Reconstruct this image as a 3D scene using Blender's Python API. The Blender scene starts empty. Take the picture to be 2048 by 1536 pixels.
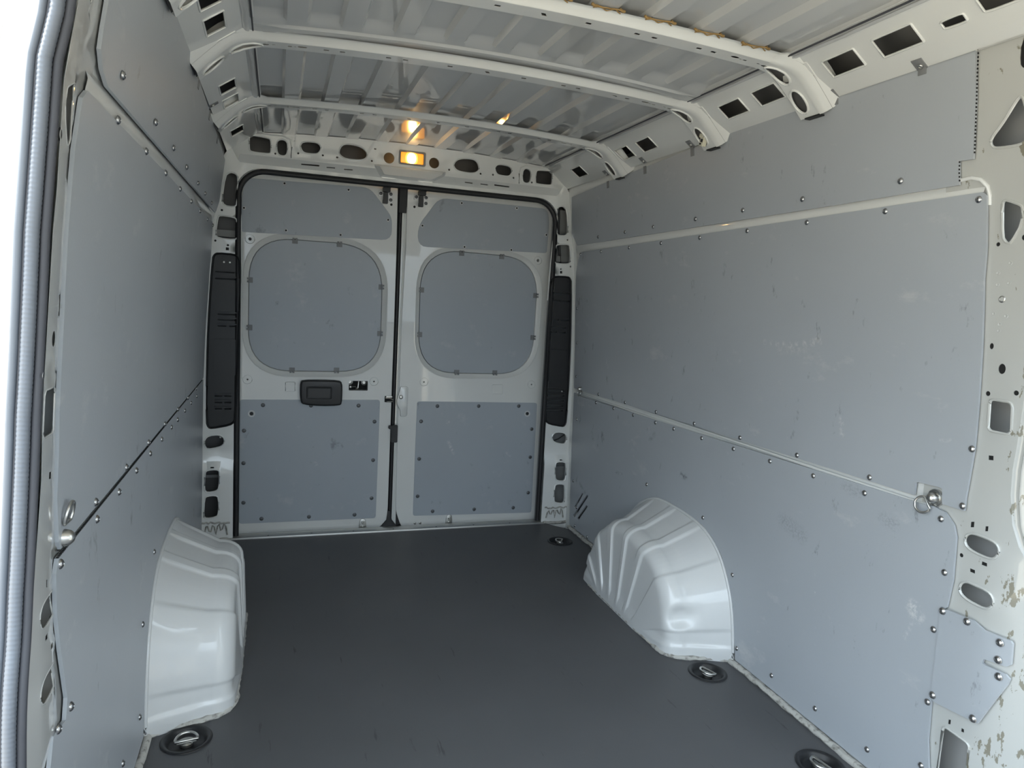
import bpy, bmesh, math, random
from mathutils import Vector, Matrix
from mathutils.geometry import delaunay_2d_cdt
random.seed(7)
sc = bpy.context.scene
C = sc.collection

# ------------------------------------------------------------------ camera, sky, sun, exposure
cam_d = bpy.data.cameras.new('camera')
cam_d.sensor_width = 36.0
cam_d.lens = 1400.733 / 2048 * 36.0
cam_d.clip_start = 0.02
cam = bpy.data.objects.new('camera', cam_d)
C.objects.link(cam)
RIGHT = Vector((0.9480036, -0.3134471, 0.0551366))
DOWN = Vector((0.0142549, -0.1312509, -0.9912467))
FWD = Vector((0.3179401, 0.9404914, -0.1199582))
rot = Matrix((RIGHT, -DOWN, -FWD)).transposed()
cam.matrix_world = Matrix.Translation((-0.5898, 0.0, 1.1955)) @ rot.to_4x4()
sc.camera = cam

world = bpy.data.worlds.new('sky')
sc.world = world
world.use_nodes = True
wn = world.node_tree.nodes
wn.clear()
wo = wn.new('ShaderNodeOutputWorld')
wb = wn.new('ShaderNodeBackground')
wb.inputs['Color'].default_value = (0.82, 0.91, 1.0, 1)
wb.inputs['Strength'].default_value = 3.45
wtc = wn.new('ShaderNodeTexCoord')
wsep = wn.new('ShaderNodeSeparateXYZ')
wmr = wn.new('ShaderNodeMapRange')
wmr.inputs['From Min'].default_value = 0.0
wmr.inputs['From Max'].default_value = 0.45
wmr.inputs['To Min'].default_value = 0.62
wmr.inputs['To Max'].default_value = 2.2
wml = wn.new('ShaderNodeMix')
wml.data_type = 'RGBA'
wml.blend_type = 'MULTIPLY'
wml.inputs['Factor'].default_value = 1.0
wml.inputs[6].default_value = (0.75, 0.885, 1.0, 1)
wl = world.node_tree.links
wl.new(wtc.outputs['Generated'], wsep.inputs[0])
wl.new(wsep.outputs['Z'], wmr.inputs['Value'])
wl.new(wmr.outputs[0], wml.inputs[7])
wl.new(wml.outputs[2], wb.inputs['Color'])
world.node_tree.links.new(wb.outputs[0], wo.inputs[0])

sun_d = bpy.data.lights.new('sun', 'SUN')
sun_d.energy = 8.0
sun_d.angle = math.radians(6)
sun_d.color = (1.0, 0.93, 0.82)
sun = bpy.data.objects.new('sun', sun_d)
C.objects.link(sun)
sun.rotation_euler = Vector((-0.78, 0.20, 0.50)).to_track_quat('Z', 'Y').to_euler()

sc.view_settings.view_transform = 'Standard'
sc.view_settings.look = 'None'
sc.view_settings.exposure = 0.0
sc.view_settings.gamma = 1.0
sc.view_settings.use_curve_mapping = False
sc.cycles.use_denoising = True
sc.cycles.max_bounces = 10
sc.cycles.diffuse_bounces = 8
sc.cycles.glossy_bounces = 6
sc.cycles.caustics_reflective = False
sc.cycles.caustics_refractive = False
sc.cycles.sample_clamp_indirect = 6.0


def portal(loc, rot_e, sx, sy):
    d = bpy.data.lights.new('daylight_portal', 'AREA')
    d.shape = 'RECTANGLE'
    d.size, d.size_y = sx, sy
    d.cycles.is_portal = True
    o = bpy.data.objects.new('daylight_portal', d)
    C.objects.link(o)
    o.location = loc
    o.rotation_euler = rot_e


portal((-0.99, 0.30, 0.85), (0, math.radians(-90), 0), 1.9, 1.5)
portal((0.99, 0.30, 0.85), (0, math.radians(90), 0), 1.9, 1.5)
portal((0, -0.53, 1.24), (math.radians(90), 0, 0), 1.8, 0.75)

# ------------------------------------------------------------------ materials


def nodes_of(m):
    m.use_nodes = True
    n = m.node_tree.nodes
    return n, m.node_tree.links, n['Principled BSDF']


def mat(name, col, rough=0.5, metal=0.0, coat=0.0, coat_rough=0.05, spec=0.5, emit=None, strength=0):
    m = bpy.data.materials.new(name)
    n, l, b = nodes_of(m)
    b.inputs['Base Color'].default_value = (*col, 1)
    b.inputs['Roughness'].default_value = rough
    b.inputs['Metallic'].default_value = metal
    b.inputs['Coat Weight'].default_value = coat
    b.inputs['Coat Roughness'].default_value = coat_rough
    b.inputs['Specular IOR Level'].default_value = spec
    if emit:
        b.inputs['Emission Color'].default_value = (*emit, 1)
        b.inputs['Emission Strength'].default_value = strength
    return m


def tex(n, l, kind, scale, vec=None, **kw):
    t = n.new(kind)
    t.inputs['Scale'].default_value = scale
    for k, v in kw.items():
        t.inputs[k].default_value = v
    if vec is not None:
        l.new(vec, t.inputs['Vector'])
    return t


def coords(n, l, scale=(1, 1, 1), rot_z=0.0):
    g = n.new('ShaderNodeNewGeometry')
    mp = n.new('ShaderNodeMapping')
    mp.inputs['Scale'].default_value = scale
    mp.inputs['Rotation'].default_value = rot_z if isinstance(rot_z, tuple) else (0, 0, rot_z)
    l.new(g.outputs['Position'], mp.inputs['Vector'])
    return mp.outputs['Vector']


def ramp(n, l, fac, stops):
    r = n.new('ShaderNodeValToRGB')
    e = r.color_ramp.elements
    while len(e) < len(stops):
        e.new(0.5)
    for k, (p, c) in enumerate(stops):
        e[k].position = p
        e[k].color = c if len(c) == 4 else (*c, 1)
    l.new(fac, r.inputs['Fac'])
    return r.outputs['Color']


def mix(n, l, fac, a, b, mode='MIX'):
    x = n.new('ShaderNodeMix')
    x.data_type = 'RGBA'
    x.blend_type = mode
    for s, v in ((x.inputs['Factor'], fac), (x.inputs[6], a), (x.inputs[7], b)):
        if hasattr(v, 'is_linked'):
            l.new(v, s)
        elif isinstance(v, tuple):
            s.default_value = (*v, 1) if len(v) == 3 else v
        else:
            s.default_value = v
    return x.outputs[2]


def bump(n, l, b, height, strength, dist=0.002):
    u = n.new('ShaderNodeBump')
    u.inputs['Strength'].default_value = strength
    u.inputs['Distance'].default_value = dist
    l.new(height, u.inputs['Height'])
    l.new(u.outputs['Normal'], b.inputs['Normal'])


def paint_mat(name, col, chips=0.0, coat=1.0):
    m = mat(name, col, 0.38, 0, coat, 0.04)
    n, l, b = nodes_of(m)
    v = coords(n, l)
    t = tex(n, l, 'ShaderNodeTexNoise', 3.0, v, Detail=4.0)
    c = mix(n, l, t.outputs['Fac'], tuple(x * 0.93 for x in col), tuple(min(1, x * 1.05) for x in col))
    if chips:
        # knocks through the paint, grey-green primer below, along the doorway edge of the pillar
        vs = coords(n, l, (1, 1, 0.45))
        t2 = tex(n, l, 'ShaderNodeTexNoise', 42.0, vs, Detail=6.0, Roughness=0.62)
        sep = n.new('ShaderNodeSeparateXYZ')
        g = n.new('ShaderNodeNewGeometry')
        l.new(g.outputs['Position'], sep.inputs[0])
        edge = n.new('ShaderNodeMapRange')
        edge.inputs['From Min'].default_value = 1.09
        edge.inputs['From Max'].default_value = 1.045
        l.new(sep.outputs['Y'], edge.inputs['Value'])
        ad = n.new('ShaderNodeMath'); ad.operation = 'MULTIPLY_ADD'
        l.new(edge.outputs[0], ad.inputs[0]); ad.inputs[1].default_value = 0.1
        l.new(t2.outputs['Fac'], ad.inputs[2])
        k = ramp(n, l, ad.outputs[0], [(0.672, (0, 0, 0)), (0.69, (1, 1, 1))])
        c = mix(n, l, k, c, (0.235, 0.22, 0.17))
    l.new(c, b.inputs['Base Color'])
    return m


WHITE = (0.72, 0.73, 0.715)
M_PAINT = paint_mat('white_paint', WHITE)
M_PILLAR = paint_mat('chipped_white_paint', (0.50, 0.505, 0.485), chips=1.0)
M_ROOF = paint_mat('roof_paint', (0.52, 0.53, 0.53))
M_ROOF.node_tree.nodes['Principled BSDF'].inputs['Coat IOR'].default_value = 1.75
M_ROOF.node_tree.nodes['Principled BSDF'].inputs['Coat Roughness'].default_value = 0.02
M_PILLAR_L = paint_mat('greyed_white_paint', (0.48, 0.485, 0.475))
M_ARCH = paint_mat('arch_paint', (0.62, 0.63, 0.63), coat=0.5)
M_SKIN = paint_mat('cavity_shade_dark', (0.10, 0.10, 0.10), coat=0.0)  # darkened so the shade inside the cavities is in the colour
M_SKIN_PALE = paint_mat('cavity_shade_pale', (0.22, 0.225, 0.225), coat=0.0)  # paler copy, for the better lit cavity of the right rear post
M_SKIN_SIDE = paint_mat('cavity_shade_side', (0.30, 0.30, 0.30), coat=0.0)  # mid-grey copy, painted shade inside the side walls and rails


def streak(n, l, c, p0, p1, r, col, k=0.8, scale=60.0):
    """a rubbed mark of its own between two points"""
    g = n.new('ShaderNodeNewGeometry')
    ds = []
    N = 4
    prev = None
    for i in range(N + 1):
        q = [a + (b_ - a) * i / N for a, b_ in zip(p0, p1)]
        d = n.new('ShaderNodeVectorMath'); d.operation = 'DISTANCE'
        l.new(g.outputs['Position'], d.inputs[0])
        d.inputs[1].default_value = q
        if prev is None:
            prev = d.outputs['Value']
        else:
            mm = n.new('ShaderNodeMath'); mm.operation = 'SMOOTH_MIN'
            l.new(prev, mm.inputs[0]); l.new(d.outputs['Value'], mm.inputs[1]); mm.inputs[2].default_value = r
            prev = mm.outputs[0]
    mr = n.new('ShaderNodeMapRange')
    mr.inputs['From Min'].default_value = r
    mr.inputs['From Max'].default_value = r * 0.2
    l.new(prev, mr.inputs['Value'])
    t = tex(n, l, 'ShaderNodeTexNoise', scale, g.outputs['Position'], Detail=6.0, Roughness=0.7)
    mr2 = n.new('ShaderNodeMapRange')
    mr2.inputs['From Min'].default_value = 0.45
    mr2.inputs['From Max'].default_value = 0.62
    l.new(t.outputs['Fac'], mr2.inputs['Value'])
    m1 = n.new('ShaderNodeMath'); m1.operation = 'MULTIPLY'
    l.new(mr.outputs[0], m1.inputs[0]); l.new(mr2.outputs[0], m1.inputs[1])
    m2 = n.new('ShaderNodeMath'); m2.operation = 'MULTIPLY'
    l.new(m1.outputs[0], m2.inputs[0]); m2.inputs[1].default_value = k
    return mix(n, l, m2.outputs[0], c, col)


PALE = (0.64, 0.64, 0.63)
DARK = (0.08, 0.085, 0.09)
MARKS = [((0.8887, 1.8722, 1.1045), (0.8888, 1.7557, 1.1041), 0.012, PALE, 0.7, 70),
         ((0.8888, 1.7557, 1.1041), (0.8875, 1.6318, 1.1254), 0.014, PALE, 0.75, 70),
         ((0.8978, 1.5319, 0.9159), (0.8992, 1.5236, 0.8751), 0.011, PALE, 0.6, 90),
         ((0.8893, 1.6861, 1.0948), (0.8899, 1.7994, 1.0851), 0.02, PALE, 0.3, 90),
         ((0.905, 1.2456, 0.4988), (0.905, 1.2254, 0.4784), 0.022, PALE, 0.8, 90),
         ((0.905, 1.2353, 0.4673), (0.905, 1.2537, 0.4127), 0.008, PALE, 0.5, 90),
         ((0.905, 1.5707, 0.4472), (0.905, 1.5409, 0.2467), 0.004, PALE, 0.5, 40),
         ((0.9044, 3.02, 0.573), (0.9047, 3.0043, 0.5418), 0.016, DARK, 0.7, 45),
         ((0.9046, 3.1386, 0.5567), (0.9048, 3.1159, 0.5232), 0.012, DARK, 0.6, 45),
         ((0.9037, 2.5308, 0.6718), (0.9039, 2.5638, 0.6394), 0.014, DARK, 0.5, 45),
         ((0.9046, 2.3097, 0.5541), (0.9046, 2.2741, 0.5535), 0.014, DARK, 0.8, 60),
         ((0.905, 2.843, 0.4274), (0.905, 2.7937, 0.433), 0.01, DARK, 0.6, 60),
         ((0.9025, 2.9407, 0.7755), (0.903, 2.9278, 0.7537), 0.009, DARK, 0.7, 60),
         ((0.9045, 1.7274, 0.5621), (0.9047, 1.6363, 0.5422), 0.03, DARK, 0.3, 160),
         ((0.9036, 1.3617, 0.6874), (0.9036, 1.3216, 0.6806), 0.02, DARK, 0.3, 160),
         ((0.9032, 1.4955, 0.7302), (0.9032, 1.4425, 0.7311), 0.02, DARK, 0.25, 160),
         ((0.8972, 3.0195, 0.9327), (0.8983, 2.995, 0.9018), 0.01, PALE, 0.6, 60),
         ((0.905, 1.5849, 0.5025), (0.9046, 1.5651, 0.5475), 0.007, DARK, 0.6, 70),
         ((0.905, 3.2338, 0.2663), (0.905, 3.1665, 0.2401), 0.014, DARK, 0.5, 45),
         ((0.886, 1.6338, 1.1496), (0.8883, 1.6607, 1.1116), 0.012, PALE, 0.5, 80),
         ((0.8974, 1.197, 0.9269), (0.8977, 1.2223, 0.9191), 0.006, PALE, 0.5, 60),
         ((0.905, 1.6471, -0.0533), (0.905, 1.4783, -0.0404), 0.03, PALE, 0.3, 60),
         ((0.905, 1.5875, -0.0032), (0.905, 1.5452, -0.0008), 0.012, PALE, 0.5, 60)]
DOORMARKS = [((0.2732, 3.546, 0.4292), (0.3031, 3.546, 0.3693), 0.012, PALE, 0.85, 80),
             ((0.2627, 3.546, 0.5419), (0.2686, 3.546, 0.5312), 0.01, PALE, 0.6, 80),
             ((-0.5261, 3.546, 1.3046), (-0.502, 3.546, 1.2304), 0.05, PALE, 0.25, 40),
             ((-0.2438, 3.546, 0.8865), (-0.2386, 3.546, 0.8766), 0.008, PALE, 0.6, 80),
             ((-0.4048, 3.546, 0.3307), (-0.3998, 3.546, 0.3203), 0.01, PALE, 0.5, 80),
             ((-0.6272, 3.546, 1.1001), (-0.4671, 3.546, 1.0888), 0.006, DARK, 0.5, 40),
             ((0.3512, 3.546, 1.1174), (0.3624, 3.546, 1.1076), 0.006, PALE, 0.5, 60),
             ((0.5964, 3.546, 0.367), (0.6204, 3.546, 0.3471), 0.008, PALE, 0.5, 60),
             ((0.4834, 3.546, 0.1445), (0.4953, 3.546, 0.1328), 0.006, PALE, 0.5, 60)]


def panel_mat(name, col, scuffs=1.0, marks=()):
    m = mat(name, col, 0.36, 0, 0, spec=0.45)
    n, l, b = nodes_of(m)
    v = coords(n, l)
    t = tex(n, l, 'ShaderNodeTexNoise', 2.2, v, Detail=3.0)
    c = mix(n, l, t.outputs['Fac'], tuple(x * 0.93 for x in col), tuple(x * 1.07 for x in col))
    # pale rubbed spots and streaks
    v2 = coords(n, l, (1, 0.5, 1), (math.radians(20), 0, 0))
    t2 = tex(n, l, 'ShaderNodeTexNoise', 9.0, v2, Detail=9.0, Roughness=0.68)
    k = ramp(n, l, t2.outputs['Fac'], [(0.60, (0, 0, 0)), (0.74, (0.5 * scuffs,) * 3)])
    c = mix(n, l, k, c, (0.6, 0.6, 0.59))
    # dark rubber smudges, mostly low down
    v3 = coords(n, l, (1, 1.6, 0.7), (math.radians(-25), 0, 0))
    t3 = tex(n, l, 'ShaderNodeTexNoise', 13.0, v3, Detail=8.0, Roughness=0.66)
    k3 = ramp(n, l, t3.outputs['Fac'], [(0.64, (0, 0, 0)), (0.73, (0.7 * scuffs,) * 3)])
    c = mix(n, l, k3, c, (0.10, 0.105, 0.11))
    for mk in marks:
        c = streak(n, l, c, *mk)
    l.new(c, b.inputs['Base Color'])
    # embossed diamond grain of the sheet
    va = coords(n, l, (1, 1, 1), (math.radians(45), 0, 0))
    w1 = tex(n, l, 'ShaderNodeTexVoronoi', 260.0, va)
    bump(n, l, b, w1.outputs['Distance'], 0.12, 0.0006)
    return m


M_PANEL = panel_mat('grey_lining', (0.395, 0.42, 0.45), 1.0, MARKS)
M_DOORPANEL = panel_mat('grey_door_lining', (0.385, 0.42, 0.46), 0.7, DOORMARKS)
M_PANEL_EDGE = mat('lining_edge', (0.33, 0.33, 0.31), 0.7)
M_BLACK = mat('black_plastic', (0.013, 0.0135, 0.015), 0.42)
M_RUBBER = mat('black_rubber', (0.012, 0.012, 0.0135), 0.55)
M_HOLE = mat('recess_shade', (0.01, 0.01, 0.01), 0.9)  # near-black colour stands in for the shade in holes and pockets
M_STEEL = mat('rivet_steel', (0.40, 0.40, 0.40), 0.26, 1.0)
M_ZINC = mat('zinc', (0.56, 0.555, 0.53), 0.3, 1.0)
M_ALU = mat('aluminium', (0.52, 0.52, 0.50), 0.42, 0.9)
M_DARKSCREW = mat('grey_screw', (0.12, 0.125, 0.13), 0.45, 0.6)
M_WHITECAP = mat('pale_screw', (0.62, 0.63, 0.63), 0.4)
M_PLATE = mat('bright_plate', (0.85, 0.85, 0.84), 0.35)
M_CLIP = mat('grey_clip', (0.20, 0.205, 0.21), 0.5)
M_SEALANT = mat('amber_sealant', (0.28, 0.175, 0.06), 0.5)
M_CREAM = mat('cream_plastic', (0.62, 0.60, 0.48), 0.5)
M_LAMPBODY = mat('grey_lamp_body', (0.25, 0.25, 0.25), 0.5)

# floor mat
M_FLOOR = mat('floor_mat', (0.038, 0.0385, 0.041), 0.5, spec=0.4)
n, l, b = nodes_of(M_FLOOR)
v = coords(n, l)
t = tex(n, l, 'ShaderNodeTexNoise', 2.6, v, Detail=5.0)
c = mix(n, l, t.outputs['Fac'], (0.072, 0.073, 0.077), (0.098, 0.100, 0.105))
v2 = coords(n, l, (9, 1.1, 1), (0, 0, math.radians(24)))
t2 = tex(n, l, 'ShaderNodeTexNoise', 4.0, v2, Detail=6.0, Roughness=0.6)
k = ramp(n, l, t2.outputs['Fac'], [(0.66, (0, 0, 0)), (0.72, (0.55, 0.55, 0.55))])
c = mix(n, l, k, c, (0.012, 0.012, 0.012))
t3 = tex(n, l, 'ShaderNodeTexNoise', 60.0, v, Detail=2.0)
k = ramp(n, l, t3.outputs['Fac'], [(0.75, (0, 0, 0)), (0.79, (0.6, 0.6, 0.6))])
c = mix(n, l, k, c, (0.12, 0.12, 0.12))
l.new(c, b.inputs['Base Color'])
t4 = tex(n, l, 'ShaderNodeTexNoise', 420.0, v, Detail=2.0)
bump(n, l, b, t4.outputs['Fac'], 0.15, 0.0008)

# grubby sealer
M_SEALER = mat('dirty_seam_sealer', (0.4, 0.39, 0.36), 0.75)
n, l, b = nodes_of(M_SEALER)
t = tex(n, l, 'ShaderNodeTexNoise', 60.0, coords(n, l), Detail=6.0)
l.new(ramp(n, l, t.outputs['Fac'], [(0.33, (0.2, 0.19, 0.17)), (0.5, (0.44, 0.43, 0.40))]), b.inputs['Base Color'])
bump(n, l, b, t.outputs['Fac'], 0.6, 0.004)

# lit lens of the courtesy lamp: filament glow in the middle, amber plastic round it
M_LENS = mat('amber_lens', (0.8, 0.4, 0.06), 0.3)
n, l, b = nodes_of(M_LENS)
tc = n.new('ShaderNodeTexCoord')
mp = n.new('ShaderNodeMapping')
mp.inputs['Scale'].default_value = (1.0, 1.0, 0.85)
l.new(tc.outputs['Object'], mp.inputs['Vector'])
ln = n.new('ShaderNodeVectorMath'); ln.operation = 'LENGTH'
l.new(mp.outputs[0], ln.inputs[0])
mr = n.new('ShaderNodeMapRange')
mr.inputs['From Min'].default_value = 0.0
mr.inputs['From Max'].default_value = 0.055
l.new(ln.outputs['Value'], mr.inputs['Value'])
ec = ramp(n, l, mr.outputs[0], [(0.0, (62.0, 40.0, 16.0)), (0.25, (34.0, 19.0, 5.5)), (0.42, (5.0, 2.2, 0.3)), (0.56, (1.15, 0.42, 0.04)), (1.0, (0.95, 0.31, 0.022))])
l.new(ec, b.inputs['Emission Color'])
b.inputs['Emission Strength'].default_value = 1.0

# ribbed grey weather strip
M_STRIP = mat('grey_weatherstrip', (0.115, 0.128, 0.15), 0.45)
M_STRIP_DARK = mat('dark_weatherstrip', (0.05, 0.052, 0.062), 0.6)
M_GROUND = mat('pale_concrete', (0.56, 0.46, 0.34), 0.9)

# ------------------------------------------------------------------ helpers


def wpos(o):
    p = Vector((0, 0, 0))
    while o is not None:
        p += o.location
        o = o.parent
    return p


def link(o, parent=None, label=None, cat=None, group=None, kind=None):
    C.objects.link(o)
    if parent is not None:
        o.parent = parent
    for k, v in (('label', label), ('category', cat), ('group', group), ('kind', kind)):
        if v:
            o[k] = v
    return o


def empty(name, loc, **kw):
    o = bpy.data.objects.new(name, None)
    o.empty_display_size = 0.05
    o.location = loc
    return link(o, **kw)


def obj(name, bm, m, parent=None, origin=None, smooth=35, **kw):
    """bm is in world coordinates; it is re-based on the parent (or on origin)."""
    base = Vector(origin) if origin is not None else (wpos(parent) if parent else Vector((0, 0, 0)))
    bmesh.ops.translate(bm, verts=bm.verts, vec=-base)
    me = bpy.data.meshes.new(name)
    bm.to_mesh(me)
    bm.free()
    for x in (m if isinstance(m, (list, tuple)) else [m]):
        me.materials.append(x)
    if smooth:
        me.polygons.foreach_set('use_smooth', [True] * len(me.polygons))
        me.set_sharp_from_angle(angle=math.radians(smooth))
    o = bpy.data.objects.new(name, me)
    o.location = base - (wpos(parent) if parent else Vector((0, 0, 0)))
    return link(o, parent, **kw)


def inst(name, me, pos, rot_e, parent, scale=1.0):
    o = bpy.data.objects.new(name, me)
    o.location = Vector(pos) - wpos(parent)
    o.rotation_euler = rot_e
    o.scale = (scale,) * 3
    return link(o, parent)


def chaikin(p, it=2):
    for _ in range(it):
        q = []
        for i in range(len(p)):
            a, b = p[i], p[(i + 1) % len(p)]
            q.append((a[0] * .75 + b[0] * .25, a[1] * .75 + b[1] * .25))
            q.append((a[0] * .25 + b[0] * .75, a[1] * .25 + b[1] * .75))
        p = q
    return p


def rnd(pts, r, n=5):
    """polygon with rounded corners; r may be a list"""
    out = []
    N = len(pts)
    for i in range(N):
        p = Vector(pts[i]); a = Vector(pts[i - 1]); c = Vector(pts[(i + 1) % N])
        rr = r[i] if isinstance(r, (list, tuple)) else r
        da, dc = a - p, c - p
        k = min(rr, da.length * .48, dc.length * .48)
        if k < 1e-5:
            out.append(tuple(p)); continue
        p0, p2 = p + da.normalized() * k, p + dc.normalized() * k
        for j in range(n + 1):
            t = j / n
            q = p0 * (1 - t) ** 2 + p * 2 * t * (1 - t) + p2 * t * t
            out.append((q.x, q.y))
    return out


def rect(x0, y0, x1, y1, r=0, n=4):
    p = [(x0, y0), (x1, y0), (x1, y1), (x0, y1)]
    return rnd(p, r, n) if r else p


def circ(x, y, r, n=18, ry=None):
    ry = ry or r
    return [(x + r * math.cos(2 * math.pi * i / n), y + ry * math.sin(2 * math.pi * i / n)) for i in range(n)]


def area2(p):
    return sum(p[i][0] * p[(i + 1) % len(p)][1] - p[(i + 1) % len(p)][0] * p[i][1] for i in range(len(p)))


def ccw(p):
    return p if area2(p) > 0 else p[::-1]


def grow(p, d):
    p = ccw(p)
    out = []
    N = len(p)
    for i in range(N):
        a, b, c = Vector(p[i - 1]), Vector(p[i]), Vector(p[(i + 1) % N])
        e1 = (b - a); e2 = (c - b)
        if e1.length < 1e-7 or e2.length < 1e-7:
            e1 = e2 = (c - a)
        e1.normalize(); e2.normalize()
        nn = Vector((e1.y + e2.y, -e1.x - e2.x))
        if nn.length < 1e-6:
            nn = Vector((e1.y, -e1.x))
        nn.normalize()
        k = max(0.5, nn.dot(Vector((e1.y, -e1.x))))
        out.append((b.x + nn.x * d / k, b.y + nn.y * d / k))
    return out


def inside(q, poly):
    x, y = q
    r = False
    j = len(poly) - 1
    for i in range(len(poly)):
        xi, yi = poly[i]; xj, yj = poly[j]
        if (yi > y) != (yj > y) and x < (xj - xi) * (y - yi) / (yj - yi) + xi:
            r = not r
        j = i
    return r


def finer(p, seg):
    out = []
    for i in range(len(p)):
        a, b = Vector(p[i]), Vector(p[(i + 1) % len(p)])
        k = max(1, int((b - a).length / seg))
        out += [tuple(a.lerp(b, j / k)) for j in range(k)]
    return out


def sheet(outline, holes, f, t=0.004, lip=0.0, grid=None, lines=(), rim=True, bm=None, back=False, lipw=None):
    """pressed sheet: f(u, v, d) -> world, d grows towards the viewer's side. holes: list of loops;
    lip: width of the rolled edge round each hole."""
    bm = bm or bmesh.new()
    outline = ccw(outline)
    if grid:
        outline = finer(outline, min(grid))
    holes = [ccw(h) for h in holes]
    hl = [grow(h, lip) if lip else h for h in holes]
    pts, edges = [], []
    loops = [outline] + hl
    for lp in loops:
        k = len(pts)
        pts += [Vector(p) for p in lp]
        edges += [(k + i, k + (i + 1) % len(lp)) for i in range(len(lp))]
    for ln_ in lines:
        k = len(pts)
        pts += [Vector(p) for p in ln_]
        edges += [(k + i, k + i + 1) for i in range(len(ln_) - 1)]
    if grid:
        us = [p[0] for p in outline]; vs = [p[1] for p in outline]
        gu, gv = grid
        nu = max(1, int((max(us) - min(us)) / gu)); nv = max(1, int((max(vs) - min(vs)) / gv))
        for i in range(1, nu):
            for j in range(1, nv):
                q = (min(us) + (max(us) - min(us)) * i / nu, min(vs) + (max(vs) - min(vs)) * j / nv)
                if inside(q, outline) and not any(inside(q, h) for h in hl):
                    pts.append(Vector(q))
    V, _, F, *_ = delaunay_2d_cdt(pts, edges, [], 0, 1e-6)
    bv = {}

    def gv_(i):
        if i not in bv:
            bv[i] = bm.verts.new(f(V[i].x, V[i].y, 0.0))
        return bv[i]
    for fc in F:
        cx = sum(V[i].x for i in fc) / 3; cy = sum(V[i].y for i in fc) / 3
        if inside((cx, cy), outline) and not any(inside((cx, cy), h) for h in hl):
            try:
                bm.faces.new([gv_(i) for i in fc])
            except ValueError:
                pass
            if back:
                pass
    lw = lipw if lipw is not None else lip * 0.8
    for h, g in zip(holes, hl):
        r0 = [bm.verts.new(f(p[0], p[1], 0.0)) for p in g]
        rings = [r0]
        if lip:
            m_ = [((a[0] + b[0] * 2) / 3, (a[1] + b[1] * 2) / 3) for a, b in zip(h, g)]
            rings.append([bm.verts.new(f(p[0], p[1], lw * 0.55)) for p in m_])
            m_ = [((a[0] * 2 + b[0]) / 3, (a[1] * 2 + b[1]) / 3) for a, b in zip(h, g)]
            rings.append([bm.verts.new(f(p[0], p[1], lw * 0.4)) for p in m_])
            rings.append([bm.verts.new(f(p[0], p[1], -lw * 0.4)) for p in h])
        rings.append([bm.verts.new(f(p[0], p[1], -t - (lw if lip else 0))) for p in h])
        for a, b in zip(rings, rings[1:]):
            for i in range(len(a)):
                j = (i + 1) % len(a)
                bm.faces.new((a[i], b[i], b[j], a[j]))
    if rim:
        a = [bm.verts.new(f(p[0], p[1], 0.0)) for p in outline]
        b = [bm.verts.new(f(p[0], p[1], -t)) for p in outline]
        for i in range(len(a)):
            j = (i + 1) % len(a)
            bm.faces.new((a[i], a[j], b[j], b[i]))
    bmesh.ops.remove_doubles(bm, verts=bm.verts, dist=1e-6)
    return bm


def plate(outline, f, t, bev=0.0015, bm=None, n_b=2):
    """solid flat piece with a rounded front edge"""
    bm = bm or bmesh.new()
    outline = ccw(outline)
    rings = [[bm.verts.new(f(p[0], p[1], 0.0)) for p in outline]]
    for k in range(n_b + 1):
        a = math.pi / 2 * k / n_b
        g = grow(outline, -bev * (1 - math.cos(a))) if k else outline
        rings.append([bm.verts.new(f(p[0], p[1], t - bev + bev * math.sin(a))) for p in g])
    for a, b in zip(rings, rings[1:]):
        for i in range(len(a)):
            j = (i + 1) % len(a)
            bm.faces.new((a[i], a[j], b[j], b[i]))
    bm.faces.new(rings[-1])
    return bm


def box(bm, c, s, mtx=None):
    r = bmesh.ops.create_cube(bm, size=1.0)
    for v_ in r['verts']:
        v_.co = Vector((v_.co.x * s[0], v_.co.y * s[1], v_.co.z * s[2]))
        if mtx:
            v_.co = mtx @ v_.co
        v_.co += Vector(c)
    return r['verts']


def tube(bm, path, r, n=10, closed=False, rf=None, flat=1.0, up=Vector((0, 0, 1))):
    P = [Vector(p) for p in path]
    N = len(P)
    rings = []
    for i in range(N):
        if closed:
            d = P[(i + 1) % N] - P[i - 1]
        else:
            d = P[min(i + 1, N - 1)] - P[max(i - 1, 0)]
        d.normalize()
        a = d.cross(up)
        if a.length < 1e-3:
            a = d.cross(Vector((1, 0, 0)))
        a.normalize()
        b_ = a.cross(d).normalized()
        rr = r * (rf(i / max(1, N - 1)) if rf else 1)
        rings.append([bm.verts.new(P[i] + a * rr * math.cos(2 * math.pi * k / n) + b_ * rr * flat * math.sin(2 * math.pi * k / n)) for k in range(n)])
    for i in range(N if closed else N - 1):
        a, b_ = rings[i], rings[(i + 1) % N]
        for k in range(n):
            bm.faces.new((a[k], a[(k + 1) % n], b_[(k + 1) % n], b_[k]))
    if not closed:
        bm.faces.new(rings[0][::-1]); bm.faces.new(rings[-1])
    return bm


def lathe(bm, prof, pos, axis, n=16):
    """prof: (radius, height along axis) from the base outwards"""
    ax = Vector(axis).normalized()
    a = ax.orthogonal().normalized(); b_ = ax.cross(a)
    rings = []
    for r, h in prof:
        rings.append([bm.verts.new(Vector(pos) + ax * h + (a * math.cos(2 * math.pi * k / n) + b_ * math.sin(2 * math.pi * k / n)) * max(r, 1e-5)) for k in range(n)])
    for p, q in zip(rings, rings[1:]):
        for k in range(n):
            bm.faces.new((p[k], p[(k + 1) % n], q[(k + 1) % n], q[k]))
    bm.faces.new(rings[-1])
    return bm


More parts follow.
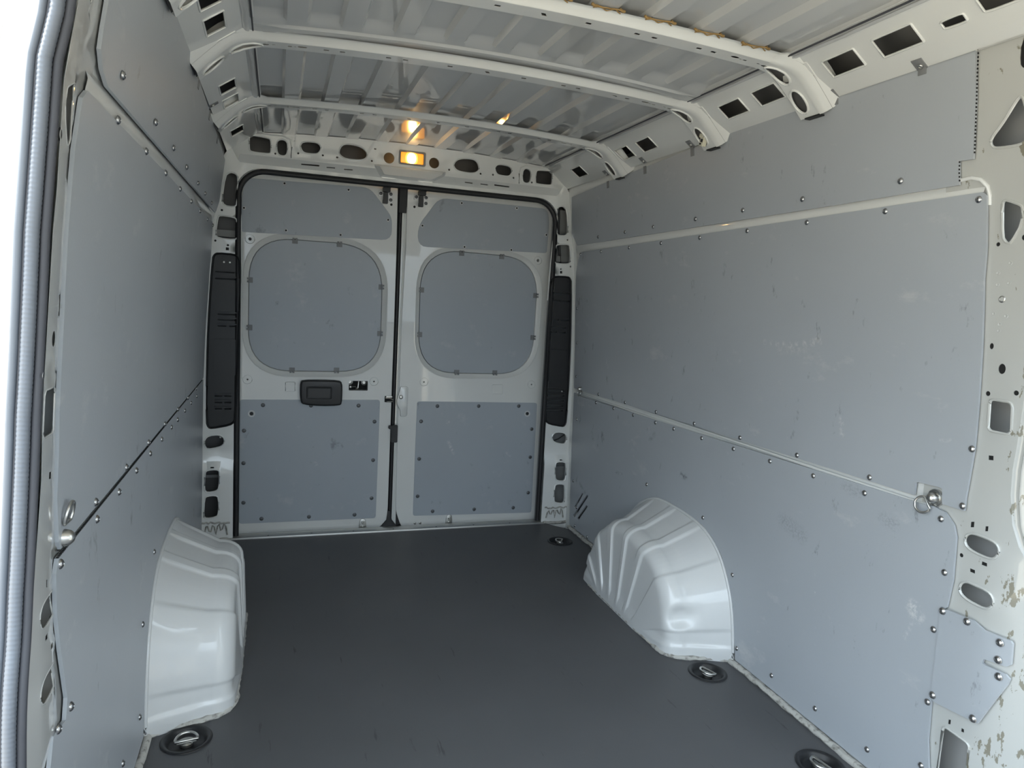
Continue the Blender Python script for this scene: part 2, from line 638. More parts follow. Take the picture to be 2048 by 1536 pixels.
def lathe_mesh(name, prof, m, n=14):
    """along +Z at the origin, shared by many copies"""
    bm = lathe(bmesh.new(), prof, (0, 0, 0), (0, 0, 1), n)
    me = bpy.data.meshes.new(name)
    bm.to_mesh(me); bm.free()
    for x in (m if isinstance(m, list) else [m]):
        me.materials.append(x)
    me.polygons.foreach_set('use_smooth', [True] * len(me.polygons))
    me.set_sharp_from_angle(angle=math.radians(50))
    return me


ME_RIVET = lathe_mesh('rivet', [(0.0082, 0), (0.0082, 0.0008), (0.0072, 0.0026), (0.0052, 0.0043), (0.0028, 0.0052), (0.0024, 0.0042), (0.0, 0.004)], M_STEEL)
ME_SCREW = lathe_mesh('screw', [(0.0098, 0), (0.0098, 0.001), (0.0085, 0.0024), (0.0042, 0.0028), (0.0038, 0.0008), (0.0, 0.0008)], M_DARKSCREW)
ME_CAP = lathe_mesh('cap_screw', [(0.0085, 0), (0.0085, 0.0012), (0.0072, 0.0024), (0.0044, 0.0024), (0.004, 0.0004), (0.0, 0.0004)], M_WHITECAP)
ME_CAP.materials.append(M_HOLE)
for p in ME_CAP.polygons:
    if sum((ME_CAP.vertices[i].co.xy.length for i in p.vertices)) / len(p.vertices) < 0.0043:
        p.material_index = 1
ME_BOLT = lathe_mesh('bolt', [(0.0085, 0), (0.0085, 0.002), (0.007, 0.004), (0.0045, 0.0045), (0.004, 0.002), (0.0, 0.002)], M_ZINC)

WX = [(0, .905), (.5, .905), (.76, .903), (1.0, .895), (1.25, .880), (1.47, .860), (1.53, .845), (1.78, .812), (1.9, .80)]


def wx(z):
    if z <= WX[0][0]:
        return WX[0][1]
    for (a, xa), (b_, xb) in zip(WX, WX[1:]):
        if z <= b_:
            return xa + (xb - xa) * (z - a) / (b_ - a)
    return WX[-1][1]


def side(s, off=0.0):
    return lambda u, v_, d: Vector((s * (wx(v_) + off - d), u, v_))


def rear(y0):
    return lambda u, v_, d: Vector((u, y0 - d, v_))


def rail_map(s):
    nx, nz = -.087 / .1523, -.125 / .1523

    def f(u, w, d):
        if w >= 0:
            x, z = .69 + .125 * w, 1.862 - .087 * w
        else:
            x, z = .69 + .125 * w, 1.862 - .03 * w
        return Vector((s * (x + nx * d), u, z + nz * d))
    return f


def roof_low(x):
    return 1.893 - .065 * x * x


# ------------------------------------------------------------------ floor
def arch_ring():
    pass


floor_out = [(-.897, -.35), (.897, -.35), (.897, 3.30), (.80, 3.415), (-.80, 3.415), (-.897, 3.30)]
RINGS = [(-.8023, 1.8767), (.7818, 1.8623), (.7715, 3.1361), (.8084, 1.3769)]
flat_floor = lambda u, v_, d: Vector((u, v_, d))
bm = sheet(floor_out, [circ(x, y, .052, 28) for x, y in RINGS], flat_floor, t=.02, lip=.006, lipw=.003)
floor = obj('floor', bm, M_FLOOR, kind='structure', label='dark grey rubber floor mat of the cargo bay with scratches', cat='floor')
# sill strip under the rear doors
sill = lambda u, v_, d: Vector((u, v_, .0 + d))
bm = plate(rnd([(-.79, 3.412), (.79, 3.412), (.79, 3.452), (-.79, 3.452)], .003), sill, .008, .002)
plate(rnd([(-.79, 3.452), (.79, 3.452), (.79, 3.53), (-.79, 3.53)], .003), lambda u, v_, d: Vector((u, v_, d - .03)), .02, .002, bm)
trim1 = obj('trim_1', bm, M_ALU, kind='structure', label='thin worn aluminium sill strip along the foot of the rear doors', cat='door sill')
for i, x in enumerate([-.62, -.42, -.22, -.02, .2, .4, .6]):
    inst('screw', ME_SCREW, (x, 3.43, .008), (0, 0, 0), trim1, .45)

# ------------------------------------------------------------------ side walls
S_UP = [1.3745, 1.7149, 1.9919, 2.27, 2.5783, 2.8247, 3.10]
S_MT = [1.1739, 1.4249, 1.704, 1.9793, 2.2539, 2.5286, 2.8013, 3.0845, 3.3254]
S_MB = [1.1485, 1.4163, 1.6919, 1.9696, 2.2477, 2.5317, 2.8079, 3.0863]
S_LT = [1.1979, 1.4273, 1.6179, 1.8098, 1.9998, 2.1919, 2.3869, 2.5297, 2.7235, 2.9166, 3.1087]
R_LOW = [(2.5632, .4475), (2.1421, .4361), (1.9436, .2964), (1.8835, .0603), (1.1718, .6147), (1.1809, .469), (1.1714, .2898), (1.1661, .1284), (1.7043, .0617), (1.5139, .0655), (1.3227, .0653), (3.2572, .1336), (3.2634, .0323), (3.1052, .0262), (3.3275, .5892), (3.321, .2588)]
L_LOW = [(2.0645, .4504), (1.8855, .3256), (1.8345, .1059), (1.2436, .4903), (1.1744, .4946), (1.632, .1202)]
VENTS = [[(3.2894, .1292), (3.2024, .2299), (3.1891, .2258), (3.2692, .1272)],
         [(3.2944, .0786), (3.1414, .2369), (3.1281, .2303), (3.2737, .0743)],
         [(3.242, .0817), (3.1387, .1829), (3.1254, .1766), (3.2219, .0774)]]

ARCH_W = [(1.900, 0), (1.896, .039), (1.908, .10), (1.921, .163), (1.945, .23), (1.976, .283), (2.02, .34), (2.082, .382), (2.149, .406), (2.25, .418), (2.344, .42), (2.42, .42), (2.479, .413), (2.555, .385), (2.63, .335), (2.70, .255), (2.76, .16), (2.795, .06), (2.80, 0)]


def build_wall(s):
    R_ = s > 0
    nm = 'right' if R_ else 'left'
    root = empty('wall_' + nm, (s * .905, 2.3, 0), kind='structure', cat='side wall',
                 label=('right' if R_ else 'left') + ' side wall of the van, white steel lined with grey panels')
    # outer body skin
    bm = bmesh.new()
    zs = [-.12, 0, .3, .76, 1.0, 1.25, 1.47, 1.6, 1.75, 1.87]
    rows = []
    for z in zs:
        rows.append([bm.verts.new((s * (wx(z) + .085), y, z)) for y in (1.02 if R_ else 1.13, 1.6, 2.2, 2.8, 3.72)])
    rows.append([bm.verts.new((s * .70, y, 1.955)) for y in (1.02 if R_ else 1.13, 1.6, 2.2, 2.8, 3.72)])
    for a, b_ in zip(rows, rows[1:]):
        for i in range(4):
            bm.faces.new((a[i], a[i + 1], b_[i + 1], b_[i]))
    # cant rail over the side door and the end of the body
    for y0, y1 in ((-.45, 1.62),):
        q = [bm.verts.new((s * x, y, z)) for y in (y0, y1) for x, z in ((wx(1.79), 1.775), (.90, 1.80), (.885, 1.87), (.70, 1.955))]
        for i in range(3):
            bm.faces.new((q[i], q[i + 1], q[i + 5], q[i + 4]))
    q = [bm.verts.new((s * x, 3.70, z)) for x, z in ((.60, -.12), (1.0, -.12), (.99, .8), (.95, 1.5), (.86, 1.9), (.70, 1.96), (.60, 1.96))]
    bm.faces.new(q)
    obj('shell_skin', bm, M_SKIN_SIDE, root)
    # pressed inner skin behind the panels
    hole = [rect(3.09, .05, 3.31, .26, .01)] if R_ else []
    bm = sheet([(1.22, -.03), (3.45, -.03), (3.45, 1.80), (1.20, 1.80)], hole, side(s, .012), t=.02, grid=(.25, .05))
    # two swaged ribs along the joint of the panels and one at the upper joint
    for z, r in ((.733, .0045), (.752, .0050)):
        tube(bm, [(s * (wx(z) + .008), y, z + (y - 2) * -.004) for y in (1.21, 2, 3.34)], r, 8)
    obj('body_skin', bm, M_PAINT, root)
    # upper waist rail: a shallow channel between the upper and middle panels
    bm = bmesh.new()
    ys = [1.165 if R_ else 1.225, 1.5, 2.2, 2.9, 3.38]
    prof = [(.013, 1.448), (.006, 1.455), (.004, 1.468), (.004, 1.484), (.010, 1.496), (.016, 1.512)]
    rows = [[bm.verts.new((s * (wx(z) + o_), y, z)) for y in ys] for o_, z in prof]
    for a, b_ in zip(rows, rows[1:]):
        for i in range(len(ys) - 1):
            bm.faces.new((a[i], a[i + 1], b_[i + 1], b_[i]))
    # rounded front end of the channel
    ye = 1.165 if R_ else 1.235
    tube(bm, [(s * (wx(z) + (.0085 if R_ else .013)), y, z) for y, z in ((ye + .075, 1.508), (ye + .055, 1.516), (ye + .03, 1.517), (ye + .008, 1.510), (ye - .006, 1.494), (ye - .010, 1.475), (ye - .010, 1.455))], .0048, 8) if R_ else None
    obj('waist_rail', bm, M_PAINT, root, smooth=60)
    # --- lining panels
    vents = VENTS if R_ else []
    if R_:
        low = [(3.335, .018), (3.345, .14), (3.372, .41), (3.385, .722), (3.30, .7155)] + \
              [(1.25, .757), (1.2201, .7605), (1.1899, .7547), (1.1648, .7326), (1.1547, .706), (1.1498, .6054), (1.1557, .5356), (1.1702, .5166), (1.1637, .3123), (1.1582, .2), (1.14, .10), (1.13, .018)]
    else:
        low = [(3.335, .018), (3.345, .14), (3.372, .41), (3.385, .764), (1.19, .764), (1.1765, .745), (1.178, .68), (1.196, .613), (1.2276, .5155), (1.217, .483), (1.152, .497), (1.14, .47), (1.125, .44), (1.12, .3), (1.13, .018)]
    arch_cut = [(y + (-.004 if i < 10 else .004), z + .003) for i, (y, z) in enumerate(ARCH_W) if z > .02]
    # cut the arch out of the bottom edge
    low = [(1.885, .018)] + arch_cut[1:] + [(2.805, .018)] + low
    bm = sheet(low, vents, side(s), t=.006, grid=(.2, .05))
    p_low = obj('lining_panel', bm, M_PANEL, root, smooth=20)
    if R_:
        mid = [(3.385, .746), (1.2774, .7718), (1.2766, .8024), (1.2699, .8067), (1.2096, .8096), (1.204, .8075), (1.1999, .7723), (1.1435, .7728), (1.1438, .80), (1.136, .9168), (1.1379, 1.0302), (1.1416, 1.1415), (1.1507, 1.2944), (1.1497, 1.3588), (1.1562, 1.475), (1.165, 1.4825), (3.312, 1.452), (3.3315, 1.4429), (3.3517, 1.4137), (3.3865, 1.3513), (3.40, 1.2), (3.392, .75)]
    else:
        mid = [(3.385, .771), (1.2, .775), (1.19, .79), (1.178, .86), (1.1826, .9351), (1.1836, 1.1584), (1.183, 1.3728), (1.20, 1.45), (1.225, 1.466), (3.312, 1.452), (3.3315, 1.4429), (3.3517, 1.4137), (3.3865, 1.3513), (3.40, 1.2)]
    bm = sheet(mid, [], side(s), t=.006, grid=(.2, .05))
    p_mid = obj('lining_panel', bm, M_PANEL, root, smooth=20)
    if R_:
        up = [(1.2198, 1.5043), (1.2192, 1.5553), (1.1857, 1.5541), (1.184, 1.6854), (1.19, 1.79), (1.38, 1.788), (2.0, 1.778), (2.5, 1.762), (3.0, 1.745), (3.385, 1.728), (3.41, 1.55), (3.36, 1.487), (2.6, 1.492), (1.6, 1.500)]
    else:
        up = [(1.32, 1.497), (1.27, 1.51), (1.235, 1.53), (1.236, 1.56), (1.242, 1.60), (1.20, 1.70), (1.19, 1.79), (1.38, 1.788), (2.0, 1.778), (2.5, 1.762), (3.0, 1.745), (3.385, 1.728), (3.41, 1.55), (3.36, 1.497), (2.6, 1.497)]
    bm = sheet(up, [], side(s), t=.006, grid=(.2, .05))
    p_up = obj('lining_panel', bm, M_PANEL, root, smooth=20)
    # rivets
    rot_r = (0, math.radians(-90 if R_ else 90), 0)

    def rv(y, z, par):
        inst('rivet', ME_RIVET, (s * wx(z), y, z), rot_r, par)
    for i, y in enumerate(S_UP):
        rv(y + (0 if R_ else .01), 1.5337 - (y - 1.37) * .0125, p_up)
    for i, y in enumerate(S_MT):
        if R_ or i > 0:
            rv(y, 1.4713 - (y - 1.17) * .0143 - (.003 if i == 0 else 0), p_mid)
    for y in S_MB:
        if R_ or y > 1.3:
            rv(y, .783 - (y - 1.15) * .0132 + (0 if R_ else .006), p_mid)
    for y in S_LT:
        rv(y, .7363 - (y - 1.2) * .0122 + (0 if R_ else .016), p_low)
    for y, z in (R_LOW if R_ else L_LOW):
        rv(y, z, p_low)
    if R_:
        rv(1.141, .918, p_mid)
        for y, z in ((3.385, 1.1662), (3.38, .9867), (3.375, .8117)):
            inst('rivet', ME_RIVET, (s * wx(z), y - .01, z), rot_r, p_mid, .8)
    # --- roof rail with its rectangular openings
    H = []
    spans = [(1.274, 1.384, .21, .57), (1.44, 1.546, .225, .585), (1.732, 1.838, .255, .62), (1.896, 2.006, .268, .63), (2.456, 2.564, .315, .685), (2.635, 2.744, .315, .70), (3.11, 3.22, .36, .735)]
    for a, b_, w0, w1 in spans:
        H.append(rnd([(a, w0), (b_, w0 + .01), (b_, w1 + .01), (a, w1)], .008, 3))
    H.append(rnd([(1.163, .36), (1.217, .365), (1.217, .50), (1.163, .508)], .02, 3))
    H.append(rnd([(.80, .04), (1.125, .0), (1.125, .488), (.80, .49)], .03, 3))
    lipd = .003
    # u is metres along the van, w is a fraction of the rail's width, so the rolled edge is made by hand
    bm = sheet([(-.45, -.25), (3.44, -.25), (3.44, 1.0), (-.45, 1.0)], H, rail_map(s), t=.003, grid=(.4, .25), lines=[[(-.449, 0), (3.439, 0)]])
    rl = obj('roof_rail', bm, M_PAINT, root, smooth=25)
    bm = bmesh.new()
    for h in H:
        tube(bm, [rail_map(s)(p[0], p[1], .0005) for p in h], .0028, 6, True)
    obj('hole_rim', bm, M_PAINT, rl, smooth=60)
    if R_:
        bm = bmesh.new()
        q = rail_map(s)
    # sheet-metal clips that hold the top edge of the upper panel
    for y, z in ((1.5885, 1.784), (1.3192, 1.788), (2.2748, 1.768), (2.6225, 1.757), (2.964, 1.745)):
        bm = bmesh.new()
        x = wx(z)
        pl = [(y - .011, z - .026), (y + .011, z - .026), (y + .011, z + .004), (y - .011, z + .004)]
        plate(pl, side(s, -.0005), .0018, .0006, bm)
        f = rail_map(s)
        w0 = (1.862 - z) / .087
        plate([(y - .014, .80), (y + .014, .80), (y + .014, 1.0), (y - .014, 1.0)], f, .002, .0006, bm)
        cl = obj('panel_clip', bm, M_CLIP, root, label='grey sheet metal clip on top panel edge')
        inst('bolt', ME_BOLT, f(y, .93, .002), (0, math.radians(-145 if R_ else 145), 0), cl, .8)
    return root, p_low, p_mid, p_up


wall_r, pl_r, pm_r, pu_r = build_wall(1)
wall_l, pl_l, pm_l, pu_l = build_wall(-1)


def fluted(s, par, p0, p1, pitch=.0075):
    bm = bmesh.new()
    L = math.hypot(p1[0] - p0[0], p1[1] - p0[1])
    N = int(L / pitch)
    dz, dy = abs(p1[1] - p0[1]), abs(p1[0] - p0[0])
    for i in range(N):
        y, z = p0[0] + (p1[0] - p0[0]) * i / N, p0[1] + (p1[1] - p0[1]) * i / N
        box(bm, (s * (wx(z) + .0016), y, z), (.0036, .0035 if dy > dz else .0012, .0035 if dz > dy else .0012))
    obj('fluted_edge', bm, M_HOLE, par, kind='stuff')


fluted(-1, pl_l, (1.19, .766), (3.35, .766))
fluted(1, pu_r, (1.1835, 1.785), (1.1835, 1.56))
fluted(1, pu_r, (1.2190, 1.553), (1.2190, 1.506))


# --- front pillars beside the sliding-door openings
FP_HOLES = [
    chaikin([(1.0952, 1.6597), (1.0895, 1.6583), (1.0829, 1.6366), (1.0786, 1.6187), (1.0778, 1.5781), (1.0853, 1.5687), (1.1407, 1.5711), (1.1496, 1.5783), (1.1513, 1.5898), (1.1258, 1.6158)]),
    chaikin([(1.1214, 1.4592), (1.1141, 1.4579), (1.0897, 1.4474), (1.0842, 1.4424), (1.0824, 1.4132), (1.103, 1.3739), (1.1102, 1.3744), (1.1188, 1.3864), (1.1239, 1.4533)], 1),
    circ(1.1299, 1.3705, .0045), circ(1.0742, 1.3816, .006), circ(1.1243, 1.0468, .0055, 12), circ(1.0626, 1.0569, .0055, 12), circ(1.143, .6671, .0048, 12),
    circ(1.126, 1.1515, .0048, 14, .0068), circ(1.098, 1.1045, .0082, 16, .0112),
    rnd([(1.1158, 1.0334), (1.0700, 1.0334), (1.0665, .968), (1.113, .968)], .009, 4),
    [(1.108, .9107), (1.0966, .9122), (1.0955, .9023), (1.1069, .9008)],
    [(1.1309, .7509), (1.1227, .7536), (1.1222, .7409), (1.1304, .7381)],
    [(1.0962, .7519), (1.0895, .7541), (1.0891, .7428), (1.0958, .7405)],
    [(1.0935, .6718), (1.0816, .6717), (1.0806, .6641), (1.0935, .6636)],
    [(1.1189, .6455), (1.1067, .6456), (1.1056, .6378), (1.1178, .6376)],
    chaikin([(1.1373, .7049), (1.1351, .7159), (1.1255, .7237), (1.1122, .7254), (1.0769, .724), (1.0632, .7171), (1.0606, .704), (1.0666, .6905), (1.0803, .6858), (1.1129, .6874), (1.1304, .6927)], 1),
    chaikin([(1.1354, .5901), (1.1319, .6029), (1.1206, .6106), (1.1084, .6104), (1.0727, .6095), (1.0607, .6019), (1.0576, .5875), (1.0651, .5755), (1.0791, .5712), (1.1124, .5733), (1.1287, .5795)], 1),
    rnd([(1.1284, .2516), (1.0656, .2477), (1.0656, .11), (1.1284, .11)], .01, 4),
    [(1.1209, .2749), (1.1147, .2775), (1.1144, .2665), (1.1206, .2638)],
    [(1.0875, .2748), (1.0813, .2751), (1.0802, .2673), (1.0875, .2662)],
    chaikin([(1.098, 1.7266), (1.0973, 1.765), (1.0838, 1.778), (1.0802, 1.7697), (1.0797, 1.7186), (1.0853, 1.7141), (1.092, 1.7165)], 1),
]


def pillar_map(s):
    g = side(s, .009)

    def f(u, v_, d):
        # the sheet rolls outwards towards the doorway and out at the foot
        roll = 0.0
        if s < 0 and v_ > .5:
            roll -= .0085 * (1 - min(1, max(0, (u - 1.160) / .02)))
        u0 = 1.075 if s > 0 else 1.112
        if u < u0:
            roll += (u0 - u) ** 2 * 3.0
        return g(u, v_, d - roll)
    return f


def build_pillar(s, root):
    R_ = s > 0
    if R_:
        edge = [(1.072, 1.79), (1.068, 1.355), (1.0557, 1.2011), (1.0464, 1.0443), (1.0504, .936), (1.0528, .8918), (1.0507, .8372), (1.041, .7737), (1.0243, .7295), (1.0, .6885), (.975, .62), (.96, .5), (.955, .3), (.955, -.1)]
    else:
        edge = [(1.095, 1.79), (1.105, 1.55), (1.1178, 1.3049), (1.107, 1.0445), (1.1059, .9098), (1.0772, .7118), (1.0418, .622), (1.042, .5226), (1.045, .3), (1.045, -.1)]
    ohl = [h for h in FP_HOLES if all(p[0] > 1.04 for p in h)]
    if not R_:
        # mirrored pressing, measured on its own side
        ohl = [[(p[0] + .042, p[1]) for p in h] for h in ohl]
    small = [h for h in ohl if max(p[0] for p in h) - min(p[0] for p in h) < .02]
    big = [h for h in ohl if h not in small]
    out = [(1.26, -.1), (1.26, 1.79)] + edge
    pm = pillar_map(s)
    bm = sheet(out, big + small, pm, t=.0015 if R_ else .0008, grid=(.045, .06))
    for h in big:
        tube(bm, [pm(p[0], p[1], .0004 if R_ else -.0006) for p in grow(h, .0025 if R_ else .001)], .0032 if R_ else .0014, 6, True)
    pil = obj('perforated_pillar', bm, M_PILLAR if R_ else M_PILLAR_L, root, smooth=30, label='white perforated steel pillar with chipped paint beside doorway')
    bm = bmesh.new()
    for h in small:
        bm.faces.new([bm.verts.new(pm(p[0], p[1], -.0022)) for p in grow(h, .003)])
    obj('hole_shade', bm, M_HOLE, pil, smooth=0, kind='stuff')  # black sheets behind the small holes, painted shade
    # return of the pillar towards the outside
    bm = bmesh.new()
    prof = [(0, 0), (-.002, -.005), (-.006, -.008), (-.012, -.007), (-.016, -.003), (-.021, -.004), (-.026, -.008), (-.08, -.022), (-.10, -.06)]
    cols = []
    for (u, v_) in (edge if R_ else []):
        base = pm(u, v_, 0)
        cols.append([bm.verts.new(base + Vector((s * -dd, du, 0))) for du, dd in prof])
    for a, b_ in zip(cols, cols[1:]):
        for i in range(len(prof) - 1):
            bm.faces.new((a[i], a[i + 1], b_[i + 1], b_[i]))
    if R_:
        obj('door_jamb', bm, M_PILLAR, pil, smooth=50)
    # threaded insert
    if R_:
        bm = bmesh.new()
        lathe(bm, [(.0075, -.002), (.0075, .001), (.0055, .0018), (.0045, .0005), (.0045, -.006), (0, -.006)], pm(1.112, 1.2538, 0), (-s, 0, 0), 14)
        obj('threaded_insert', bm, M_ZINC, pil, smooth=40)
        # faint spot welds
        me = lathe_mesh('spot_weld', [(.0045, -.0004), (.0043, .0004), (.0034, .0007), (.0028, .0002), (0, .0002)], M_PILLAR, 12)
        for y, z in ((1.10, 1.33), (1.125, 1.31), (1.10, 1.288), (1.125, 1.285), (1.128, 1.222), (1.10, 1.218), (1.113, 1.20), (1.113, 1.186)):
            inst('spot_weld', me, pm(y, z, 0), (0, math.radians(-90 * s), 0), pil)
    return pil


pil_r = build_pillar(1, wall_r)
pil_l = build_pillar(-1, wall_l)
# small grey repair panel low on the right pillar
sp = [(1.1685, .5236), (1.1526, .5321), (1.0867, .5361), (1.0716, .5304), (1.0592, .5258), (1.0093, .5252), (1.0054, .5204), (1.0032, .4738), (1.0098, .4657), (1.0526, .4624), (1.0546, .4519), (1.0463, .4506), (1.0096, .4486), (1.0019, .4414), (1.0043, .4274), (1.0465, .313), (1.1566, .3012), (1.163, .3076)]
bm = sheet(sp, [], lambda u, v_, d: pillar_map(1)(u, v_, d + .012), t=.006, grid=(.03, .04))
small_panel = obj('lining_panel', bm, M_PANEL, wall_r, smooth=20, label='small notched grey lining panel low on the right pillar')
for y, z in ((1.162, .5241), (1.1001, .5274), (1.0265, .5131), (1.0256, .4744), (1.0204, .438), (1.0569, .3185), (1.1587, .3152)):
    inst('rivet', ME_RIVET, pillar_map(1)(y, z, .012), (0, math.radians(-90), 0), small_panel, 1.1)

# seam sealer along the foot of the walls
for s, par in ((1, wall_r), (-1, wall_l)):
    bm = bmesh.new()
    for y0, y1 in ((1.0, 1.90), (2.82, 3.33)):
        N = 40
        tube(bm, [(s * (.899 + random.uniform(-.002, .002)), y0 + (y1 - y0) * i / N, .006 + random.uniform(-.002, .003)) for i in range(N + 1)], .011, 6)
    obj('seam_sealer', bm, M_SEALER, par, smooth=60)

# ------------------------------------------------------------------ rear frame
wall_rear = empty('wall_rear', (0, 3.43, 0), kind='structure', cat='rear wall', label='white steel frame round the rear doors with oval holes')


def rear_y(x, z):
    if z >= 1.768:
        y = 3.420
    elif z >= 1.735:
        y = 3.420 + (1.768 - z) / .033 * .035
    else:
        y = 3.455
    k = min(1, max(0, (abs(x) - .74) / .05))          # the corner posts
    yp = 3.44
    if z < .38:
        yp -= .025 * min(1, (.38 - z) / .03)
    return y * (1 - k) + yp * k


rear_map = lambda u, v_, d: Vector((u, rear_y(u, v_) - d, v_))
HH = [chaikin(h) for h in (
    [(-.7198, 1.8468), (-.7131, 1.8499), (-.6421, 1.8463), (-.6334, 1.8376), (-.6327, 1.7875), (-.6402, 1.782), (-.7124, 1.7818), (-.7199, 1.7913)],
    [(-.6055, 1.8304), (-.5976, 1.8431), (-.5828, 1.8472), (-.5689, 1.843), (-.5623, 1.8297), (-.5631, 1.792), (-.5714, 1.7805), (-.5898, 1.7796), (-.6026, 1.7898)],
    [(-.5039, 1.8331), (-.4925, 1.8487), (-.4409, 1.8525), (-.4218, 1.8441), (-.4167, 1.828), (-.4281, 1.8076), (-.4446, 1.8038), (-.4846, 1.8023), (-.4988, 1.8137)],
    [(-.3338, 1.8256), (-.3205, 1.8551), (-.2925, 1.8624), (-.2354, 1.8568), (-.209, 1.8344), (-.2101, 1.8133), (-.2338, 1.7993), (-.3021, 1.7973), (-.3278, 1.8095)])]
HH += [[(-x, z) for x, z in h] for h in HH]
PH = [chaikin(h, 1) for h in (
    [(.7705, 1.6661), (.7799, 1.6812), (.8006, 1.6831), (.8182, 1.6685), (.8324, 1.5606), (.8214, 1.541), (.7866, 1.5382), (.7741, 1.5499)],
    [(.7732, 1.4795), (.7857, 1.4884), (.8402, 1.4925), (.8483, 1.4839), (.8571, 1.4102), (.847, 1.3966), (.7811, 1.3945), (.7707, 1.4062)],
    [(.8194, .4701), (.8243, .4872), (.8417, .4967), (.8822, .494), (.90, .4777), (.901, .449), (.89, .4337), (.8455, .4413), (.8242, .453)],
    [(.838, .3294), (.8482, .339), (.886, .3368), (.896, .3262), (.899, .2465), (.888, .2346), (.8519, .2406), (.8406, .2543)],
    [(.842, .2067), (.8547, .2162), (.888, .2142), (.897, .2046), (.902, .1208), (.891, .1106), (.8542, .1165), (.8418, .1275)])]
PH += [[(-x, z) for x, z in h] for h in PH]
cov = [(.7606, .79), (.757, 1.0), (.7537, 1.2947), (.7643, 1.3195), (.7812, 1.3294), (.8516, 1.331), (.866, 1.322), (.8746, 1.3022), (.892, 1.0), (.897, .7846), (.898, .5579), (.889, .5322), (.873, .5266), (.7955, .5413), (.7734, .5583), (.7694, .5752)]
cov_r = chaikin(cov, 1)
cov_l = [(-x, z) for x, z in cov_r]
dots = [circ(x, z, .0048, 10) for sx in (1, -1) for x, z in ((sx * .6121, 1.784), (sx * .5142, 1.7965), (sx * .4066, 1.8001), (sx * .343, 1.7982), (sx * .185, 1.80))]
dots += [circ(sx * x, z, .005, 10) for sx in (1, -1) for x, z in ((.7733, 1.5101), (.8341, 1.5177), (.7594, 1.3794), (.8604, 1.3821), (.8081, 1.3658))]
dots += [rect(sx * .8105 - .0065, 1.343, sx * .8105 + .0065, 1.356) for sx in (1, -1)]
dots += [rect(sx * .868 - .0075, .347, sx * .868 + .0075, .3535) for sx in (1, -1)]
dots += [rect(-.176, 1.853, -.166, 1.859)]
slots = []
for sx in (1, -1):
    slots += [rnd([(sx * .50 - .0, 1.7555), (sx * .42, 1.7575), (sx * .42, 1.7515), (sx * .50, 1.7505)], .003, 2),
              [(sx * .3875, 1.7535), (sx * .3503, 1.7545), (sx * .3503, 1.7505), (sx * .3875, 1.7495)],
              [(sx * .3091, 1.7535), (sx * .2701, 1.7545), (sx * .27, 1.7505), (sx * .309, 1.7495)]]
circles = [circ(-.1056, 1.8223, .0250, 24), circ(.110, 1.8233, .0250, 24)]
lamp_hole = [rect(-.058, 1.803, .066, 1.864, .008)]


def door_path(inset, n=8):
    """inner outline of the rear aperture"""
    x, top, r = .778 - inset, 1.717 - inset, .115
    p = [(-x, -.03)]
    for k in range(n + 1):
        a = math.pi - math.pi / 2 * k / n
        p.append((-x + r + r * math.cos(a), top - r + r * math.sin(a)))
    for k in range(n + 1):
        a = math.pi / 2 - math.pi / 2 * k / n
        p.append((x - r + r * math.cos(a), top - r + r * math.sin(a)))
    p.append((x, -.03))
    return p


outer = [(.955, -.03), (.945, .12), (.935, .4), (.92, .75), (.905, 1.2), (.88, 1.42), (.86, 1.52), (.85, 1.72), (.80, 1.80)]
tops = [(x, roof_low(x) + .004) for x in (.70, .5, .25, 0, -.25, -.5, -.70)]
outl = outer + tops + [(-x, z) for x, z in outer[::-1]] + door_path(0)
lines = [[(-.76 + 1.52 * i / 16, z) for i in range(17)] for z in (1.768, 1.735)]
bm = sheet(outl, HH + PH + [cov_r, cov_l] + dots + slots + circles + lamp_hole, rear_map, t=.01, lines=lines, grid=(.06, .05), rim=True)
for h in HH + PH:
    tube(bm, [rear_map(p[0], p[1], .0004) for p in grow(h, .0028)], .0034, 6, True)
for sx in (1, -1):
    tube(bm, [rear_map(sx * x, z, .0) for x, z in [(.545, 1.772), (.543, 1.82), (.550, 1.852), (.575, 1.862), (.66, 1.862), (.735, 1.858)]], .004, 6)
    tube(bm, [rear_map(sx * x, z, .0) for x, z in [(.765, 1.60), (.757, 1.50), (.752, 1.38), (.748, 1.2)]], .004, 6)
frame = obj('door_frame', bm, M_PAINT, wall_rear, smooth=28)
# lip that carries the seal, and inner backing sheet of the posts and header
bm = bmesh.new()
pth = door_path(0); pth2 = door_path(.0)
a = [bm.verts.new((x, 3.445, z)) for x, z in pth]
b_ = [bm.verts.new((x, 3.53, z)) for x, z in pth2]
for i in range(len(a) - 1):
    bm.faces.new((a[i], b_[i], b_[i + 1], a[i + 1]))
obj('seal_flange', bm, M_PAINT, wall_rear)
bm = bmesh.new()
box(bm, (-.87, 3.54, .85), (.2, .004, 1.9))
box(bm, (0, 3.56, 1.83), (1.7, .004, .24))
obj('backing_sheet', bm, M_SKIN, wall_rear)
for sx in (1, -1):
    bm = bmesh.new()
    if sx > 0:
        box(bm, (.87, 3.51, .80), (.2, .004, 1.75))
    box(bm, (sx * .84, 3.495, 1.42), (.12, .02, .03))
    box(bm, (sx * .875, 3.50, .29), (.1, .012, .014))
    obj('stiffener', bm, M_SKIN_PALE, wall_rear)
